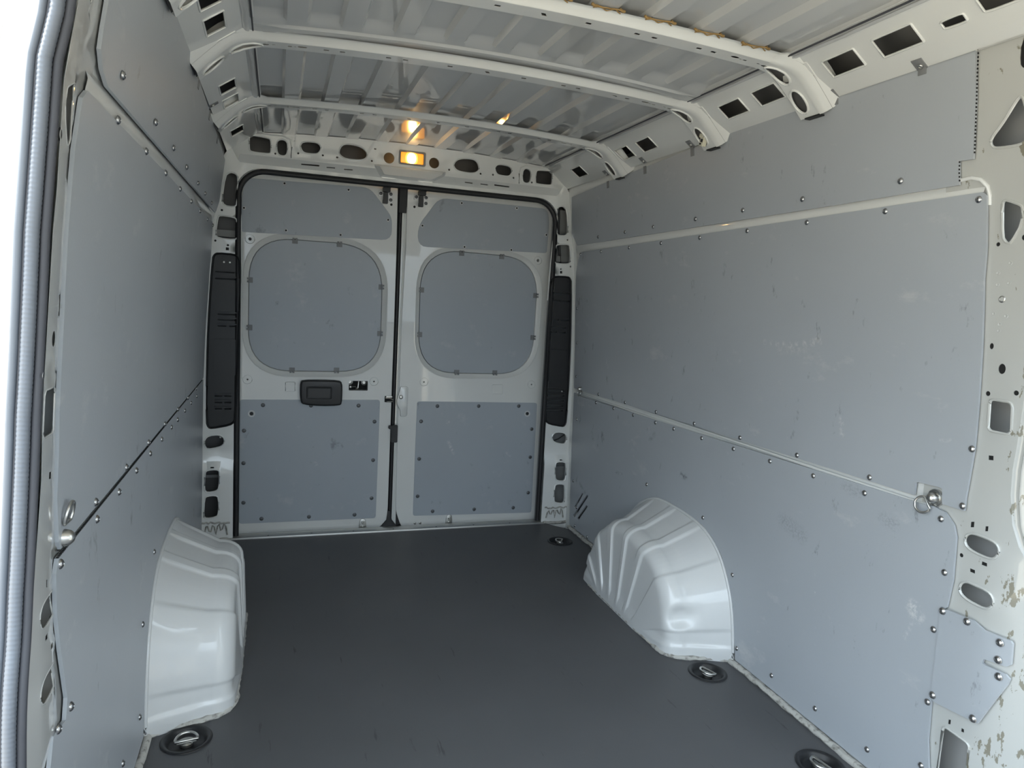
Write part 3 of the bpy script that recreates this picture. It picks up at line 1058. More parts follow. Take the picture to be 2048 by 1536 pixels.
for sx in (1, -1):
    bm = bmesh.new()
    if sx > 0:
        tube(bm, [(.79, 3.485, 1.68), (.80, 3.488, 1.55), (.815, 3.49, 1.45), (.84, 3.49, 1.30)], .006, 8)
        tube(bm, [(.825, 3.47, .44), (.87, 3.475, .455), (.91, 3.47, .485)], .003, 6)
    obj('wiring', bm, M_RUBBER, wall_rear) if len(bm.verts) else bm.free()
    bm = bmesh.new()
    lathe(bm, [(.008, 0), (.008, .012), (.004, .014), (.004, .03)], (sx * .838, 3.505, .48), (0, -1, 0), 10)
    obj('bolt', bm, M_ZINC, wall_rear)
    bm = bmesh.new()
    N = 14
    tube(bm, [(sx * (.79 + .13 * i / N), rear_y(sx * .85, .09) - .002, .088 + random.uniform(-.004, .004)) for i in range(N + 1)], .004, 6)
    tube(bm, [(sx * (.80 + .10 * i / N), rear_y(sx * .85, .05) - .002, .03 + .05 * abs(math.sin(i * .9)) + random.uniform(-.006, .006)) for i in range(N + 1)], .0035, 6)
    tube(bm, [(sx * (.785 + .15 * i / N), rear_y(sx * .85, .01) - .004, .006 + random.uniform(-.003, .003)) for i in range(N + 1)], .008, 6)
    obj('seam_sealer', bm, M_SEALER, wall_rear, smooth=60)
# bulge under the courtesy lamp
bm = bmesh.new()
o1 = [(-.178, 1.788), (.172, 1.788), (.166, 1.768), (.11, 1.737), (-.14, 1.737), (-.166, 1.768)]
o2 = [(-.16, 1.782), (.154, 1.782), (.148, 1.768), (.10, 1.742), (-.13, 1.742), (-.148, 1.768)]
r1 = [bm.verts.new((x, rear_y(x, z) + .001, z)) for x, z in rnd(o1, .012, 3)]
r2 = [bm.verts.new((x, 3.388 + (.016 if z > 1.775 else .0) + (.010 if z < 1.75 else 0), z)) for x, z in rnd(o2, .010, 3)]
for i in range(len(r1)):
    j = (i + 1) % len(r1)
    bm.faces.new((r1[i], r1[j], r2[j], r2[i]))
bm.faces.new(r2)
obj('latch_housing', bm, M_PAINT, wall_rear, smooth=50)

# black covers over the rear lamps (clipped into the posts)
for s in (1, -1):
    cv = empty('lamp_access_cover', (s * .83, 3.44, .53), cat='plastic cover',
               label='tall slotted black plastic cover in the ' + ('right' if s > 0 else 'left') + ' rear post beside the door')
    oc = grow(cov_r, -.003)
    if s < 0:
        oc = [(-x, z) for x, z in oc]
    S = []
    if s > 0:
        rows_ = [(.772, .858, 1.060, 0), (.772, .858, 1.035, 1), (.780, .870, 1.20, 1), (.776, .87, 1.24, 0), (.776, .87, 1.10, 1), (.775, .875, .722, 0), (.774, .874, .695, 0), (.774, .873, .668, 0), (.774, .872, .641, 0), (.774, .871, .614, 0)]
    else:
        rows_ = [(.765, .85, 1.055, 0), (.765, .85, 1.03, 0), (.765, .85, 1.002, 1), (.78, .86, 1.245, 0), (.775, .86, 1.215, 0), (.79, .86, .68, 1), (.79, .86, .65, 1), (.79, .86, .62, 1)]
    for x0, x1, z, gap in rows_:
        if gap:
            S += [rect(s * x0, z - .0035, s * (x0 + (x1 - x0) * .42), z + .0035), rect(s * (x0 + (x1 - x0) * .56), z - .0035, s * x1, z + .0035)]
        else:
            S.append(rect(s * x0, z - .0035, s * x1, z + .0035))
    bm = sheet(oc, S, lambda u, v_, d: Vector((u, 3.446 - d, v_)), t=.006)
    obj('cover_plate', bm, M_BLACK, cv, smooth=30)
    bm = bmesh.new()
    tube(bm, [(x, 3.443, z) for x, z in oc], .0055, 6, True)
    obj('rim', bm, M_BLACK, cv, smooth=60)
    for k, (x0, x1, z, gap) in enumerate(rows_):
        bm = bmesh.new()
        box(bm, (s * (x0 + x1) / 2, 3.4435, z + .0095), ((x1 - x0) * 1.06, .006, .005))
        obj('rib', bm, M_BLACK, cv)
    bm = bmesh.new()
    box(bm, (s * .82, 3.4415, .86), (.095, .008, .17))
    bmesh.ops.bevel(bm, geom=bm.edges[:], offset=.003, segments=2, affect='EDGES')
    obj('raised_pad', bm, M_BLACK, cv)
    for x, z in (((.80, 1.29), (.825, 1.29)) if s < 0 else ((.86, .72),)):
        inst('screw', ME_BOLT, (s * x, 3.446, z), (math.radians(90), 0, 0), cv, .6)

# rubber seal round the rear doors
bm = bmesh.new()
tube(bm, [(x, 3.452, z) for x, z in door_path(.0125, 10)], .0125, 10, flat=1.0, up=Vector((0, 1, 0)))
obj('door_seal', bm, M_RUBBER, smooth=60, cat='door seal', label='black rubber seal running round the rear door opening', origin=(0, 3.452, 0))

# ------------------------------------------------------------------ courtesy lamp
lamp = empty('courtesy_lamp', (.004, 3.42, 1.80), cat='interior lamp', label='small lit amber courtesy lamp in the header above the rear doors')
rm = rear(3.418)
bm = sheet(rect(-.0605, 1.8, .0685, 1.867, .009), [rect(-.0505, 1.809, .0575, 1.8575, .005)], rm, t=.012, lip=.004, lipw=.006)
obj('lamp_frame', bm, M_LAMPBODY, lamp, smooth=50)
bm = plate(rect(-.0505, 1.809, .0575, 1.8575, .005), rear(3.424), .006, .003)
obj('lens', bm, M_LENS, lamp, origin=(.0005, 3.42, 1.832), smooth=50)

# ------------------------------------------------------------------ rear doors
DY = 3.55


def door(idx, s, outline, upper, win, lower, win_c, screws_up, screws_low, clips, plugs, tab, label):
    root = empty('door_%d' % idx, (s * .40, DY, -.03), kind='structure', cat='rear door', label=label)
    f = rear(DY)
    wo_ = grow(win, .004)
    holes = [wo_]
    if s < 0:
        holes.append(rect(-.2494, .6976, -.156, .7465, .004))
    holes += [circ(x, z, .0075 if i < 2 else .004, 14) for i, (x, z) in enumerate(plugs) if not (i == 1)]
    # window rebate: two stepped bands round the opening
    fl = lambda u, v_, d: Vector((u, DY - d, v_))
    bm = sheet(outline, [grow(win, .030)] + holes[1:], fl, t=.045, grid=(.1, .1))
    prof = [(.030, 0.0), (.026, .001), (.020, -.004), (.010, -.011), (.004, -.014), (.001, -.024)]
    rings = []
    for g, d in prof:
        rings.append([bm.verts.new(f(p[0], p[1], d)) for p in grow(win, g)])
    for a, b_ in zip(rings, rings[1:]):
        for i in range(len(a)):
            j = (i + 1) % len(a)
            bm.faces.new((a[i], b_[i], b_[j], a[j]))
    for x, z in plugs[:1] + plugs[2:]:
        tube(bm, [f(p[0], p[1], .0002) for p in circ(x, z, .021, 20)], .0018, 5, True)
    tube(bm, [f(p[0], p[1], .0) for p in rnd(tab, .004, 2)], .0022, 5, True)
    # outer sheet behind the holes
    shell = obj('door_shell', bm, M_PAINT, root, smooth=30)
    bm = bmesh.new()
    xs = [p[0] for p in outline]
    box(bm, ((min(xs) + max(xs)) / 2, DY + .06, .84), (max(xs) - min(xs), .004, 1.74))
    obj('door_skin', bm, M_SKIN, root)
    bm = plate(upper, f, .0035, .001)
    pu = obj('door_panel', bm, M_DOORPANEL, root, smooth=15)
    bm = plate(win, rear(DY + .024), .006, .001)
    pw = obj('window_blank', bm, M_DOORPANEL, root, smooth=15, label='rounded grey blanking panel in the window opening')
    bm = plate(lower, f, .0035, .001)
    pl = obj('door_panel', bm, M_DOORPANEL, root, smooth=15)
    rr = (math.radians(90), 0, 0)
    for x, z in screws_up:
        inst('screw', ME_CAP, (x, DY - .0035, z), rr, pu)
    for x, z in screws_low:
        inst('screw', ME_SCREW, (x, DY - .0035, z), rr, pl)
    x, z = plugs[1]
    bm = bmesh.new()
    lathe(bm, [(.0165, 0), (.0165, .003), (.013, .0035), (.0095, .002), (.0085, -.002)], (x, DY - .0035, z), (0, -1, 0), 20)
    gm = obj('grommet', bm, [M_WHITECAP], pl, smooth=40)
    bm = bmesh.new()
    lathe(bm, [(.0086, 0), (.0086, .002)], (x, DY - .0035, z), (0, -1, 0), 16)
    obj('plug', bm, M_RUBBER, gm)
    for x, z in clips:
        dx, dz = x - win_c[0], z - win_c[1]
        bm = bmesh.new()
        if abs(dx) > abs(dz) * 1.02 and abs(dx) > .25:
            sg = 1 if dx > 0 else -1
            box(bm, (x - sg * .006, DY + .0145, z), (.018, .004, .026))
            box(bm, (x + sg * .006, DY + .010, z + .007), (.010, .008, .009))
            box(bm, (x + sg * .006, DY + .010, z - .007), (.010, .008, .009))
        else:
            sg = 1 if dz > 0 else -1
            box(bm, (x, DY + .0145, z - sg * .006), (.026, .004, .018))
            box(bm, (x - .007, DY + .010, z + sg * .006), (.009, .008, .010))
            box(bm, (x + .007, DY + .010, z + sg * .006), (.009, .008, .010))
        obj('spring_clip', bm, M_CLIP, pw)
    return root, pl


def smooth_win(x0, x1, z0, z1, r):
    return rnd([(x0, z0), (x1, z0), (x1, z1), (x0, z1)], r, 9)


OL = rnd([(-.80, -.03), (-.0411, -.03), (-.0345, .08), (-.0348, .45), (-.0353, .754), (-.0348, 1.034), (-.036, 1.40), (-.040, 1.74), (-.80, 1.74)], [.02, .07, .02, .02, .02, .02, .02, .004, .1], 4)
OR = rnd([(.042, -.03), (.80, -.03), (.80, 1.74), (.012, 1.74), (.010, 1.69), (.011, 1.41), (.004, 1.035), (.004, .755), (.002, .573), (.006, .257), (.009, .06)], [.03, .02, .1, .004, .01, .01, .01, .01, .01, .01, .03], 4)
WL = rnd([(-.722, .787), (-.0985, .795), (-.1005, 1.419), (-.722, 1.419)], [.20, .20, .23, .20], 10)
WR = rnd([(.100, .795), (.722, .797), (.728, 1.416), (.094, 1.425)], [.20, .20, .21, .21], 10)
UL = rnd([(-.742, 1.683), (-.175, 1.696), (-.064, 1.565), (-.060, 1.452), (-.758, 1.437), (-.758, 1.58)], [.03, .04, .03, .05, .012, .02], 4)
UR = rnd([(.170, 1.680), (.752, 1.680), (.768, 1.62), (.764, 1.45), (.072, 1.432), (.066, 1.53)], [.04, .03, .03, .012, .055, .045], 4)
LL = rnd([(-.757, .648), (-.093, .651), (-.095, .032), (-.757, .034)], .014, 4)
LR = rnd([(.098, .645), (.760, .641), (.764, .022), (.099, .034)], .014, 4)
d1, d1low = door(1, -1, OL, UL, WL, LL, (-.41, 1.10),
                 [(-.5704, 1.6752), (-.2765, 1.6748), (-.0824, 1.5496), (-.5603, 1.4592), (-.3087, 1.4585), (-.747, 1.5463)],
                 [(-.6531, .6221), (-.4297, .6207), (-.1992, .6217), (-.1168, .5396), (-.1181, .3391), (-.1196, .1386), (-.2033, .0546), (-.4281, .0547), (-.6534, .0551), (-.7379, .4973), (-.7388, .3371), (-.7371, .1398)],
                 [(-.5184, 1.4171), (-.3108, 1.4165), (-.7205, 1.2174), (-.7205, .9929), (-.1000, 1.22), (-.0995, .987), (-.5217, .7905), (-.3099, .7938)],
                 [(-.7196, 1.407), (-.7049, .5804), (-.7244, .7453), (-.1257, .7449)],
                 [(-.5513, .7359), (-.5072, .7365), (-.5064, .6897), (-.5506, .6892)],
                 'left white rear door with grey panels and black inner latch handle')
d2, d2low = door(2, 1, OR, UR, WR, LR, (.41, 1.10),
                 [(.2858, 1.6652), (.5812, 1.6675), (.0891, 1.5362), (.3107, 1.4478), (.5635, 1.4514), (.7544, 1.5441)],
                 [(.2052, .6209), (.429, .6219), (.6545, .6229), (.1226, .5402), (.12, .3409), (.12, .1402), (.2039, .0549), (.4327, .0559), (.6561, .0546), (.7376, .4954), (.7385, .3383), (.7392, .1369)],
                 [(.3028, 1.4182), (.5195, 1.4164), (.0990, 1.217), (.0985, .9896), (.7240, 1.2222), (.7220, .996), (.3053, .7958), (.5145, .7979)],
                 [(.7176, 1.4076), (.706, .5816), (.7222, .7416), (.1301, .7463)],
                 [(.5007, .7385), (.5567, .7393), (.5596, .6878), (.5034, .6872)],
                 'right white rear door with grey panels and no handle')
# handle
hd = obj('latch_handle', plate(chaikin([(-.4835, .738), (-.4723, .7494), (-.385, .7515), (-.2982, .7498), (-.2833, .738), (-.2815, .69), (-.2831, .634), (-.2951, .6238), (-.3867, .6209), (-.4677, .628), (-.4807, .6428), (-.485, .69)], 1), rear(DY - .002), .030, .010, n_b=4), M_BLACK, d1, smooth=50, label='black plastic latch handle with recessed grip')
bm = sheet(rect(-.462, .653, -.326, .724, .01), [rect(-.452, .660, -.336, .7165, .006)], rear(DY - .033), t=.012, lip=.003, lipw=.002)
obj('grip_frame', bm, M_BLACK, hd, smooth=50)
bm = bmesh.new()
vs = box(bm, (-.394, DY - .032, .688), (.114, .006, .055))
for v_ in vs:
    if v_.co.x > -.394:
        v_.co.y -= .004
bmesh.ops.bevel(bm, geom=bm.edges[:], offset=.004, segments=3, affect='EDGES')
obj('grip', bm, M_BLACK, hd, smooth=50)
# mechanism behind the lock opening
bm = bmesh.new()
for cx, cz, r in ((-.243, .738, .016), (-.172, .735, .014), (-.238, .712, .007)):
    lathe(bm, [(r, 0), (r, .006), (r * .6, .008), (r * .5, .004), (0, .004)], (cx, DY + .035, cz), (0, -1, 0), 16)
tube(bm, [(-.20, DY + .03, .742), (-.201, DY + .025, .708), (-.212, DY + .03, .70)], .003, 6)
tube(bm, [(-.235, DY + .03, .712), (-.215, DY + .026, .714), (-.20, DY + .03, .700)], .0025, 6)
obj('lock_mechanism', bm, M_ZINC, d1, smooth=50)
bm = bmesh.new()
box(bm, (-.203, DY + .045, .722), (.12, .004, .07))
obj('lock_recess', bm, M_HOLE, d1)
# centre seals and hardware
bm = bmesh.new()
box(bm, (-.0235, DY + .012, .85), (.023, .03, 1.74))
bmesh.ops.bevel(bm, geom=bm.edges[:], offset=.008, segments=3, affect='EDGES')
obj('gap_seal', bm, M_RUBBER, d1, smooth=50)
bm = bmesh.new()
pr = [(-.016, .02), (-.012, .006), (-.004, .004), (0.0, .010), (.006, .008), (.010, .001)]
zz = [-.02, .05, .2, .4, .6, .8, 1.0, 1.3, 1.5, 1.62]
cols = []
for z in zz:
    sh = -.004 if .2 < z < 1.2 else 0
    cols.append([bm.verts.new((x + sh, DY + dy, z)) for x, dy in pr])
for a, b_ in zip(cols, cols[1:]):
    for i in range(len(pr) - 1):
        bm.faces.new((a[i], a[i + 1], b_[i + 1], b_[i]))
obj('door_edge', bm, M_PAINT, d2, smooth=50)
# black slot of rubber at the top middle
bm = bmesh.new()
box(bm, (-.013, DY - .002, 1.655), (.036, .02, .13))
obj('seal_block', bm, M_RUBBER, d1)
# striker plate and latch
bm = plate(rnd([(-.008, .652), (.004, .70), (.010, .722), (.043, .722), (.048, .716), (.048, .572), (.040, .566), (.014, .566), (.010, .60), (-.006, .628)], .005, 2), rear(DY), .010, .003)
st = obj('striker_plate', bm, M_PAINT, d2, smooth=40)
inst('bolt', ME_BOLT, (.012, DY - .010, .668), (math.radians(90), 0, 0), st, 1.25)
bm = bmesh.new()
box(bm, (-.052, DY - .002, .656), (.034, .012, .03))
obj('latch_pocket', bm, M_HOLE, d1)
bm = bmesh.new()
tube(bm, [(-.066, DY - .010, .662), (-.045, DY - .014, .662), (-.030, DY - .012, .655), (-.030, DY - .008, .644), (-.06, DY - .012, .644)], .004, 8)
box(bm, (-.048, DY - .010, .669), (.03, .008, .006))
obj('latch', bm, M_ZINC, d1)
bm = bmesh.new()
box(bm, (-.016, DY - .012, .478), (.032, .024, .09))
box(bm, (-.036, DY - .012, .512), (.022, .02, .018))
bmesh.ops.bevel(bm, geom=bm.edges[:], offset=.003, segments=2, affect='EDGES')
obj('door_guide', bm, M_BLACK, d1, label='black plastic guide block on the door edge')
# feet of the doors: grey two-bolt brackets, rubber wedge in the middle
for x, par in ((-.161, d1), (.295, d2)):
    bm = plate(chaikin([(x - .018, -.03), (x + .018, -.03), (x + .017, .018), (x + .010, .031), (x - .010, .031), (x - .017, .018)], 1), rear(DY - .001), .006, .002)
    br = obj('foot_bracket', bm, M_ALU, par, smooth=40)
    for z in (.014, -.010):
        inst('bolt', ME_BOLT, (x, DY - .007, z), (math.radians(90), 0, 0), br, .9)
for x in (.112, .140):
    inst('bolt', ME_BOLT, (x, DY, -.008), (math.radians(90), 0, 0), d2, .75)
bm = plate([(-.12, -.032), (.05, -.032), (.02, -.022), (-.012, .02), (-.022, .07), (-.034, .07), (-.04, .02), (-.07, -.015)], rear(DY - .0), .012, .003)
obj('corner_gasket', bm, M_RUBBER, d1)

# upper door latches hanging from the header
for x0, par, mir in ((-.0985, d1, 1), (.0765, d2, 1)):
    t_ = empty('door_latch', Vector((x0, 3.54, 1.70)) - wpos(par), parent=par, label='black latch on white bolted plate at the top of the door')
    pts = [(x0 - .034, 1.660), (x0 - .012, 1.660), (x0 - .012, 1.672), (x0 + .012, 1.672), (x0 + .012, 1.634), (x0 + .034, 1.634), (x0 + .034, 1.686), (x0 - .034, 1.686)]
    bm = plate(rnd(pts, .003, 2), rear(DY), .008, .002)
    obj('plate', bm, M_PLATE, t_, smooth=40)
    bm = bmesh.new()
    box(bm, (x0 - .002, DY - .02, 1.655), (.022, .022, .045))
    box(bm, (x0 - .002, DY - .016, 1.635), (.024, .016, .02))
    box(bm, (x0, DY - .03, 1.69), (.036, .03, .022))
    box(bm, (x0 - .014, DY - .05, 1.712), (.006, .05, .034))
    box(bm, (x0 + .014, DY - .05, 1.712), (.006, .05, .034))
    bmesh.ops.bevel(bm, geom=bm.edges[:], offset=.0018, segments=2, affect='EDGES')
    obj('latch_body', bm, M_BLACK, t_)
    bm = bmesh.new()
    tube(bm, [(x0 - .011, DY - .078, 1.732), (x0 - .011, DY - .068, 1.70)], .0025, 6)
    tube(bm, [(x0 + .011, DY - .078, 1.732), (x0 + .011, DY - .068, 1.70)], .0025, 6)
    box(bm, (x0, DY - .085, 1.736), (.07, .03, .006))
    obj('prongs', bm, M_ZINC, t_)
    for bx_, bz_ in ((x0 - .024, 1.673), (x0 + .025, 1.674), (x0 + .025, 1.646)):
        inst('bolt', ME_SCREW, Vector((bx_, DY - .008, bz_)), (math.radians(90), 0, 0), t_, .85)
    bm = bmesh.new()
    lathe(bm, [(.006, 0), (.006, .0006)], (x0 + (.03 if x0 < 0 else -.03), DY, 1.625), (0, -1, 0), 12)
    obj('hole', bm, M_HOLE, t_)

# ------------------------------------------------------------------ ceiling
ceil = empty('ceiling', (0, 2.0, 1.89), kind='structure', cat='roof', label='corrugated white steel van roof seen from below')
PITCH, HW = .139, .036
CEN = [(.068 + PITCH * i) for i in range(5)]
CEN = [-c_ for c_ in CEN[::-1]] + CEN
xsamp = set()
for c_ in CEN:
    for o_ in (-HW - .009, -HW, HW, HW + .009):
        xsamp.add(round(c_ + o_, 4))
xsamp |= {-.690, .690, 0.0}
xs = sorted(x for x in xsamp if -.691 <= x <= .691)
ys = [-.45, .2, .8, 1.2, 1.5, 1.56, 1.60, 1.64, 1.70, 1.78, 1.88, 1.95, 1.965, 1.99, 2.012, 2.020, 2.024, 2.028, 2.032, 2.036, 2.040, 2.048, 2.07, 2.10, 2.14, 2.16, 2.19, 2.3, 2.5, 2.66, 2.68, 2.72, 2.74, 2.85, 2.95, 3.1, 3.25, 3.36, 3.40, 3.44]


def roof_z(x, y):
    h = 0.0
    for c_ in CEN:
        d = abs(x - c_)
        if d < HW + 1e-6:
            h = 1.0
        elif d < HW + .009:
            h = max(h, 1 - (d - HW) / .009)
    a = .016
    m_ = 1.0
    if 1.965 < y < 2.012:
        m_ = 1 - (y - 1.965) / .047
    elif 2.012 <= y <= 2.15:
        m_ = 0.0
    elif 2.15 < y < 2.19:
        m_ = (y - 2.15) / .04
    elif y > 3.25:
        m_ = max(0.35, 1 - (y - 3.25) / .25)
    if 2.68 < y < 2.72:
        m_ += .25 * (y - 2.68) / .04
    elif 2.72 <= y < 2.85:
        m_ += .25
    b_ = 0.0
    if abs(x) < .66:
        b_ = -.0075 * math.exp(-((y - 2.030) / .0062) ** 2)
    return roof_low(x) + a * h * m_ + b_


bm = bmesh.new()
rows = [[bm.verts.new((x, y, roof_z(x, y))) for x in xs] for y in ys]
for a, b_ in zip(rows, rows[1:]):
    for i in range(len(xs) - 1):
        bm.faces.new((a[i], a[i + 1], b_[i + 1], b_[i]))
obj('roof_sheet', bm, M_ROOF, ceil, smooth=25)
bm = bmesh.new()
box(bm, (0, 1.55, 1.962), (1.5, 4.1, .006))
box(bm, (0, 3.72, .90), (2.02, .006, 2.15))
box(bm, (0, 1.60, -.075), (1.99, 4.26, .01))
box(bm, (0, 3.60, 1.90), (1.6, .25, .006))
obj('light_stop_skin', bm, M_SKIN, ceil)  # outer roof plus unseen plates added to stop daylight leaking in
# dark seam where the roof skin meets the rail
for s in (1, -1):
    bm = bmesh.new()
    tube(bm, [(s * .664, y, roof_low(.664) + .0005) for y in (.0, 1.0, 2.0, 3.38)], .0024, 6)
    obj('roof_seam', bm, M_STRIP_DARK, ceil)
    bm = bmesh.new()
    N = 60
    tube(bm, [(s * (.679 + random.uniform(-.002, .002)), .9 + 2.45 * i / N, 1.8615 + random.uniform(-.0008, .0008)) for i in range(N + 1)], .007, 6, flat=.35)
    obj('roof_sealer', bm, M_ROOF, ceil, smooth=60)

# roof bows -----------------------------------------------------------------------------
BOW_PTS = []
for i in range(-20, 21):
    x = i / 20 * .64
    BOW_PTS.append((x, 1.8715 - .05 * x * x))


def bow_path():
    """centre line in X-Z, left foot to right foot, with its normal towards the cargo space"""
    half = [(x, z) for x, z in BOW_PTS if x >= 0]
    bend = [(.665, 1.8475), (.690, 1.840), (.713, 1.828), (.733, 1.812), (.75, 1.795), (.777, 1.768), (.802, 1.742)]
    half += bend
    full = [(-x, z) for x, z in half[:0:-1]] + half
    S = [0]
    for a, b_ in zip(full, full[1:]):
        S.append(S[-1] + math.hypot(b_[0] - a[0], b_[1] - a[1]))
    mid = S[len(S) // 2]
    S = [x - mid for x in S]
    return full, S


BP, BS = bow_path()


def bow_at(sv):
    sv = max(BS[0], min(BS[-1], sv))
    for i in range(len(BS) - 1):
        if sv <= BS[i + 1] + 1e-9:
            t = (sv - BS[i]) / (BS[i + 1] - BS[i])
            a, b_ = Vector(BP[i]), Vector(BP[i + 1])

            def nrm(k):
                k0, k1 = max(0, k - 1), min(len(BP) - 1, k + 1)
                d = Vector(BP[k1]) - Vector(BP[k0])
                return Vector((d.y, -d.x)).normalized()
            p = a.lerp(b_, t)
            n_ = nrm(i).lerp(nrm(i + 1), t).normalized()
            return p, n_
    return Vector(BP[-1]), Vector((-.7, -.7))


BL = BS[-1]


def leg_k(sv):
    return min(1, max(0, (abs(sv) - .64) / .07))


def build_bow(Y, label, sealant=False, wide=1.0):
    root = empty('roof_bow', (0, Y, 1.87), cat='roof bow', label=label)

    def f(u, v_, d):
        p, n_ = bow_at(u)
        k = leg_k(u)
        yy = v_ * (1 + .5 * k)
        return Vector((p.x + n_.x * d, Y + yy, p.y + n_.y * d))
    holes = []
    for sx in (1, -1):
        for xx in (.116, .249, .298, .428, .472):
            holes.append(rect(sx * xx - .0072, -.0048, sx * xx + .0072, .0048))
        holes.append(circ(sx * .537, -.003, .013, 12, .0058))
        holes.append(circ(sx * .556, .000, .0035, 8, .0025))
        holes.append(rect(sx * .570 - .005, -.003, sx * .570 + .005, .004))
        holes.append(circ(sx * .612, .0, .005, 8, .003))
        holes.append(circ(sx * .634, .004, .0095, 12, .0048))
        holes.append(circ(sx * (BL - .155), .008, .042, 22, .0125))
        holes.append(circ(sx * (BL - .052), .008, .034, 20, .0125))
    holes.append([(-.010, -.007), (.002, -.007), (.010, .008), (-.002, .008)])
    # bottom flange: flat, with slots
    bm = sheet([(-BL, -.026), (BL, -.026), (BL, .028), (-BL, .028)], holes, f, t=.0006, grid=(.035, .03))
    for h in holes:
        if max(p[0] for p in h) - min(p[0] for p in h) > .05:
            tube(bm, [f(p[0], p[1], .0006) for p in grow(h, .003)], .0034, 6, True)
    obj('bow_flange', bm, M_PAINT, root, smooth=30)
    # front web, sloping up to the roof, and the rear return
    bm = bmesh.new()
    cols = []
    us = [BS[0] + (BS[-1] - BS[0]) * i / 90 for i in range(91)]
    for u in us:
        k = leg_k(u)
        fw = [(-.026, 0), (-.0285, -.0012), (-.031 - .004 * k, -.004 - .002 * k), (-.046 - .008 * k, -.0145 - .016 * k), (-.050 - .010 * k, -.0158 - .022 * k), (-.058 - .010 * k, -.0160 - .024 * k)]
        cols.append([bm.verts.new(f(u, a, d)) for a, d in fw])
    for a, b_ in zip(cols, cols[1:]):
        for i in range(5):
            bm.faces.new((a[i], a[i + 1], b_[i + 1], b_[i]))
    cols = []
    for u in us:
        k = leg_k(u)
        fw = [(.028, 0), (.031, -.002), (.034, -.014 - .03 * k)]
        cols.append([bm.verts.new(f(u, a, d)) for a, d in fw])
    for a, b_ in zip(cols, cols[1:]):
        for i in range(2):
            bm.faces.new((a[i], a[i + 1], b_[i + 1], b_[i]))
    # top of the closed section, coloured dark for the shade inside the bow
    obj('bow_web', bm, M_PAINT, root, smooth=40)
    bm = bmesh.new()
    cols = []
    for u in us:
        k = leg_k(u)
        cols.append([bm.verts.new(f(u, a, d)) for a, d in ((-.044, -.0140), (.032, -.0130))])
    for a, b_ in zip(cols, cols[1:]):
        bm.faces.new((a[0], a[1], b_[1], b_[0]))
    obj('bow_shade_strip', bm, M_SKIN, root, smooth=40)
    # overlapping end brackets
    for sx in (1, -1):
        bm = bmesh.new()
        cols = []
        for i in range(26):
            u = sx * (.628 + (BL - .628) * i / 25)
            k = leg_k(u)
            fw = [(-.020, .0012), (-.0285, .0006), (-.0325 - .004 * k, -.003 - .002 * k), (-.047 - .008 * k, -.013 - .016 * k), (-.052 - .012 * k, -.0145 - .024 * k)]
            cols.append([bm.verts.new(f(u, a, d)) for a, d in fw])
        for a, b_ in zip(cols, cols[1:]):
            for i in range(4):
                bm.faces.new((a[i], a[i + 1], b_[i + 1], b_[i]))
        # sole of the bracket on the rail
        br = obj('end_bracket', bm, M_PAINT, root, smooth=40)
        q = rail_map(sx)
        bm = plate(rnd([(Y - .075, .12), (Y + .05, .12), (Y + .045, 1.0), (Y - .06, 1.0)], [.02, .02, .03, .03], 3), lambda u, v_, d: q(u, v_, d), .0025, .001)
        obj('bracket_sole', bm, M_PAINT, br)
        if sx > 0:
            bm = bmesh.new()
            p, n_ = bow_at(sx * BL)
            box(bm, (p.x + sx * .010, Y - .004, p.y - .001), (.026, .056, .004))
            obj('foot_shadow_gap', bm, M_RUBBER, br)  # black plate stands in for the shadowed gap at the bow foot
    if sealant:
        for c_ in [x + PITCH / 2 for x in CEN[:-1]]:
            for sg in (-1, 1):
                bm = bmesh.new()
                N = 10
                tube(bm, [(c_ + sg * .0 + (-.036 + .072 * i / N), Y - .062 + .004 * math.sin(i * 1.3 + sg) + sg * .004, roof_low(c_) - .005 + .002 * math.sin(i * 1.1)) for i in range(N + 1)], .0016, 6)
                obj('sealant_bead', bm, M_SEALANT, root, smooth=60)
            for sg in (-1, 1):
                bm = bmesh.new()
                tube(bm, [(c_ + sg * .036 - .008, Y - .066, roof_low(c_) - .002), (c_ + sg * .036, Y - .064, roof_low(c_) - .005), (c_ + sg * .036 + .008, Y - .06, roof_low(c_) - .003)], .0036, 7)
                obj('sealant_blob', bm, M_SEALANT, root, smooth=60)
    return root


build_bow(1.660, 'front roof bow with amber sealant beads along the corrugations', True)
bow_b = build_bow(2.139, 'middle roof bow whose right end holds a cream connector')
build_bow(2.832, 'rearmost roof bow, closest to the header with the lit lamp')

# cream electrical connector tucked into the right foot of the middle bow
cn = empty('wiring_connector', (.775, 2.15, 1.745), cat='connector', label='small cream plastic wiring plug hanging from the right end of the middle bow')
bm = bmesh.new()
rm_ = Matrix.Rotation(math.radians(20), 3, 'X')
box(bm, (.776, 2.15, 1.765), (.016, .022, .032), rm_)
box(bm, (.770, 2.157, 1.785), (.008, .012, .014), rm_)
box(bm, (.770, 2.143, 1.784), (.006, .008, .018), rm_)
bmesh.ops.bevel(bm, geom=bm.edges[:], offset=.0015, segments=1, affect='EDGES')
obj('plug_body', bm, M_CREAM, cn)
bm = bmesh.new()
box(bm, (.768, 2.147, 1.766), (.003, .012, .010), rm_)
box(bm, (.768, 2.155, 1.757), (.003, .008, .006), rm_)
obj('terminals', bm, M_RUBBER, cn)

# ------------------------------------------------------------------ wheel arches


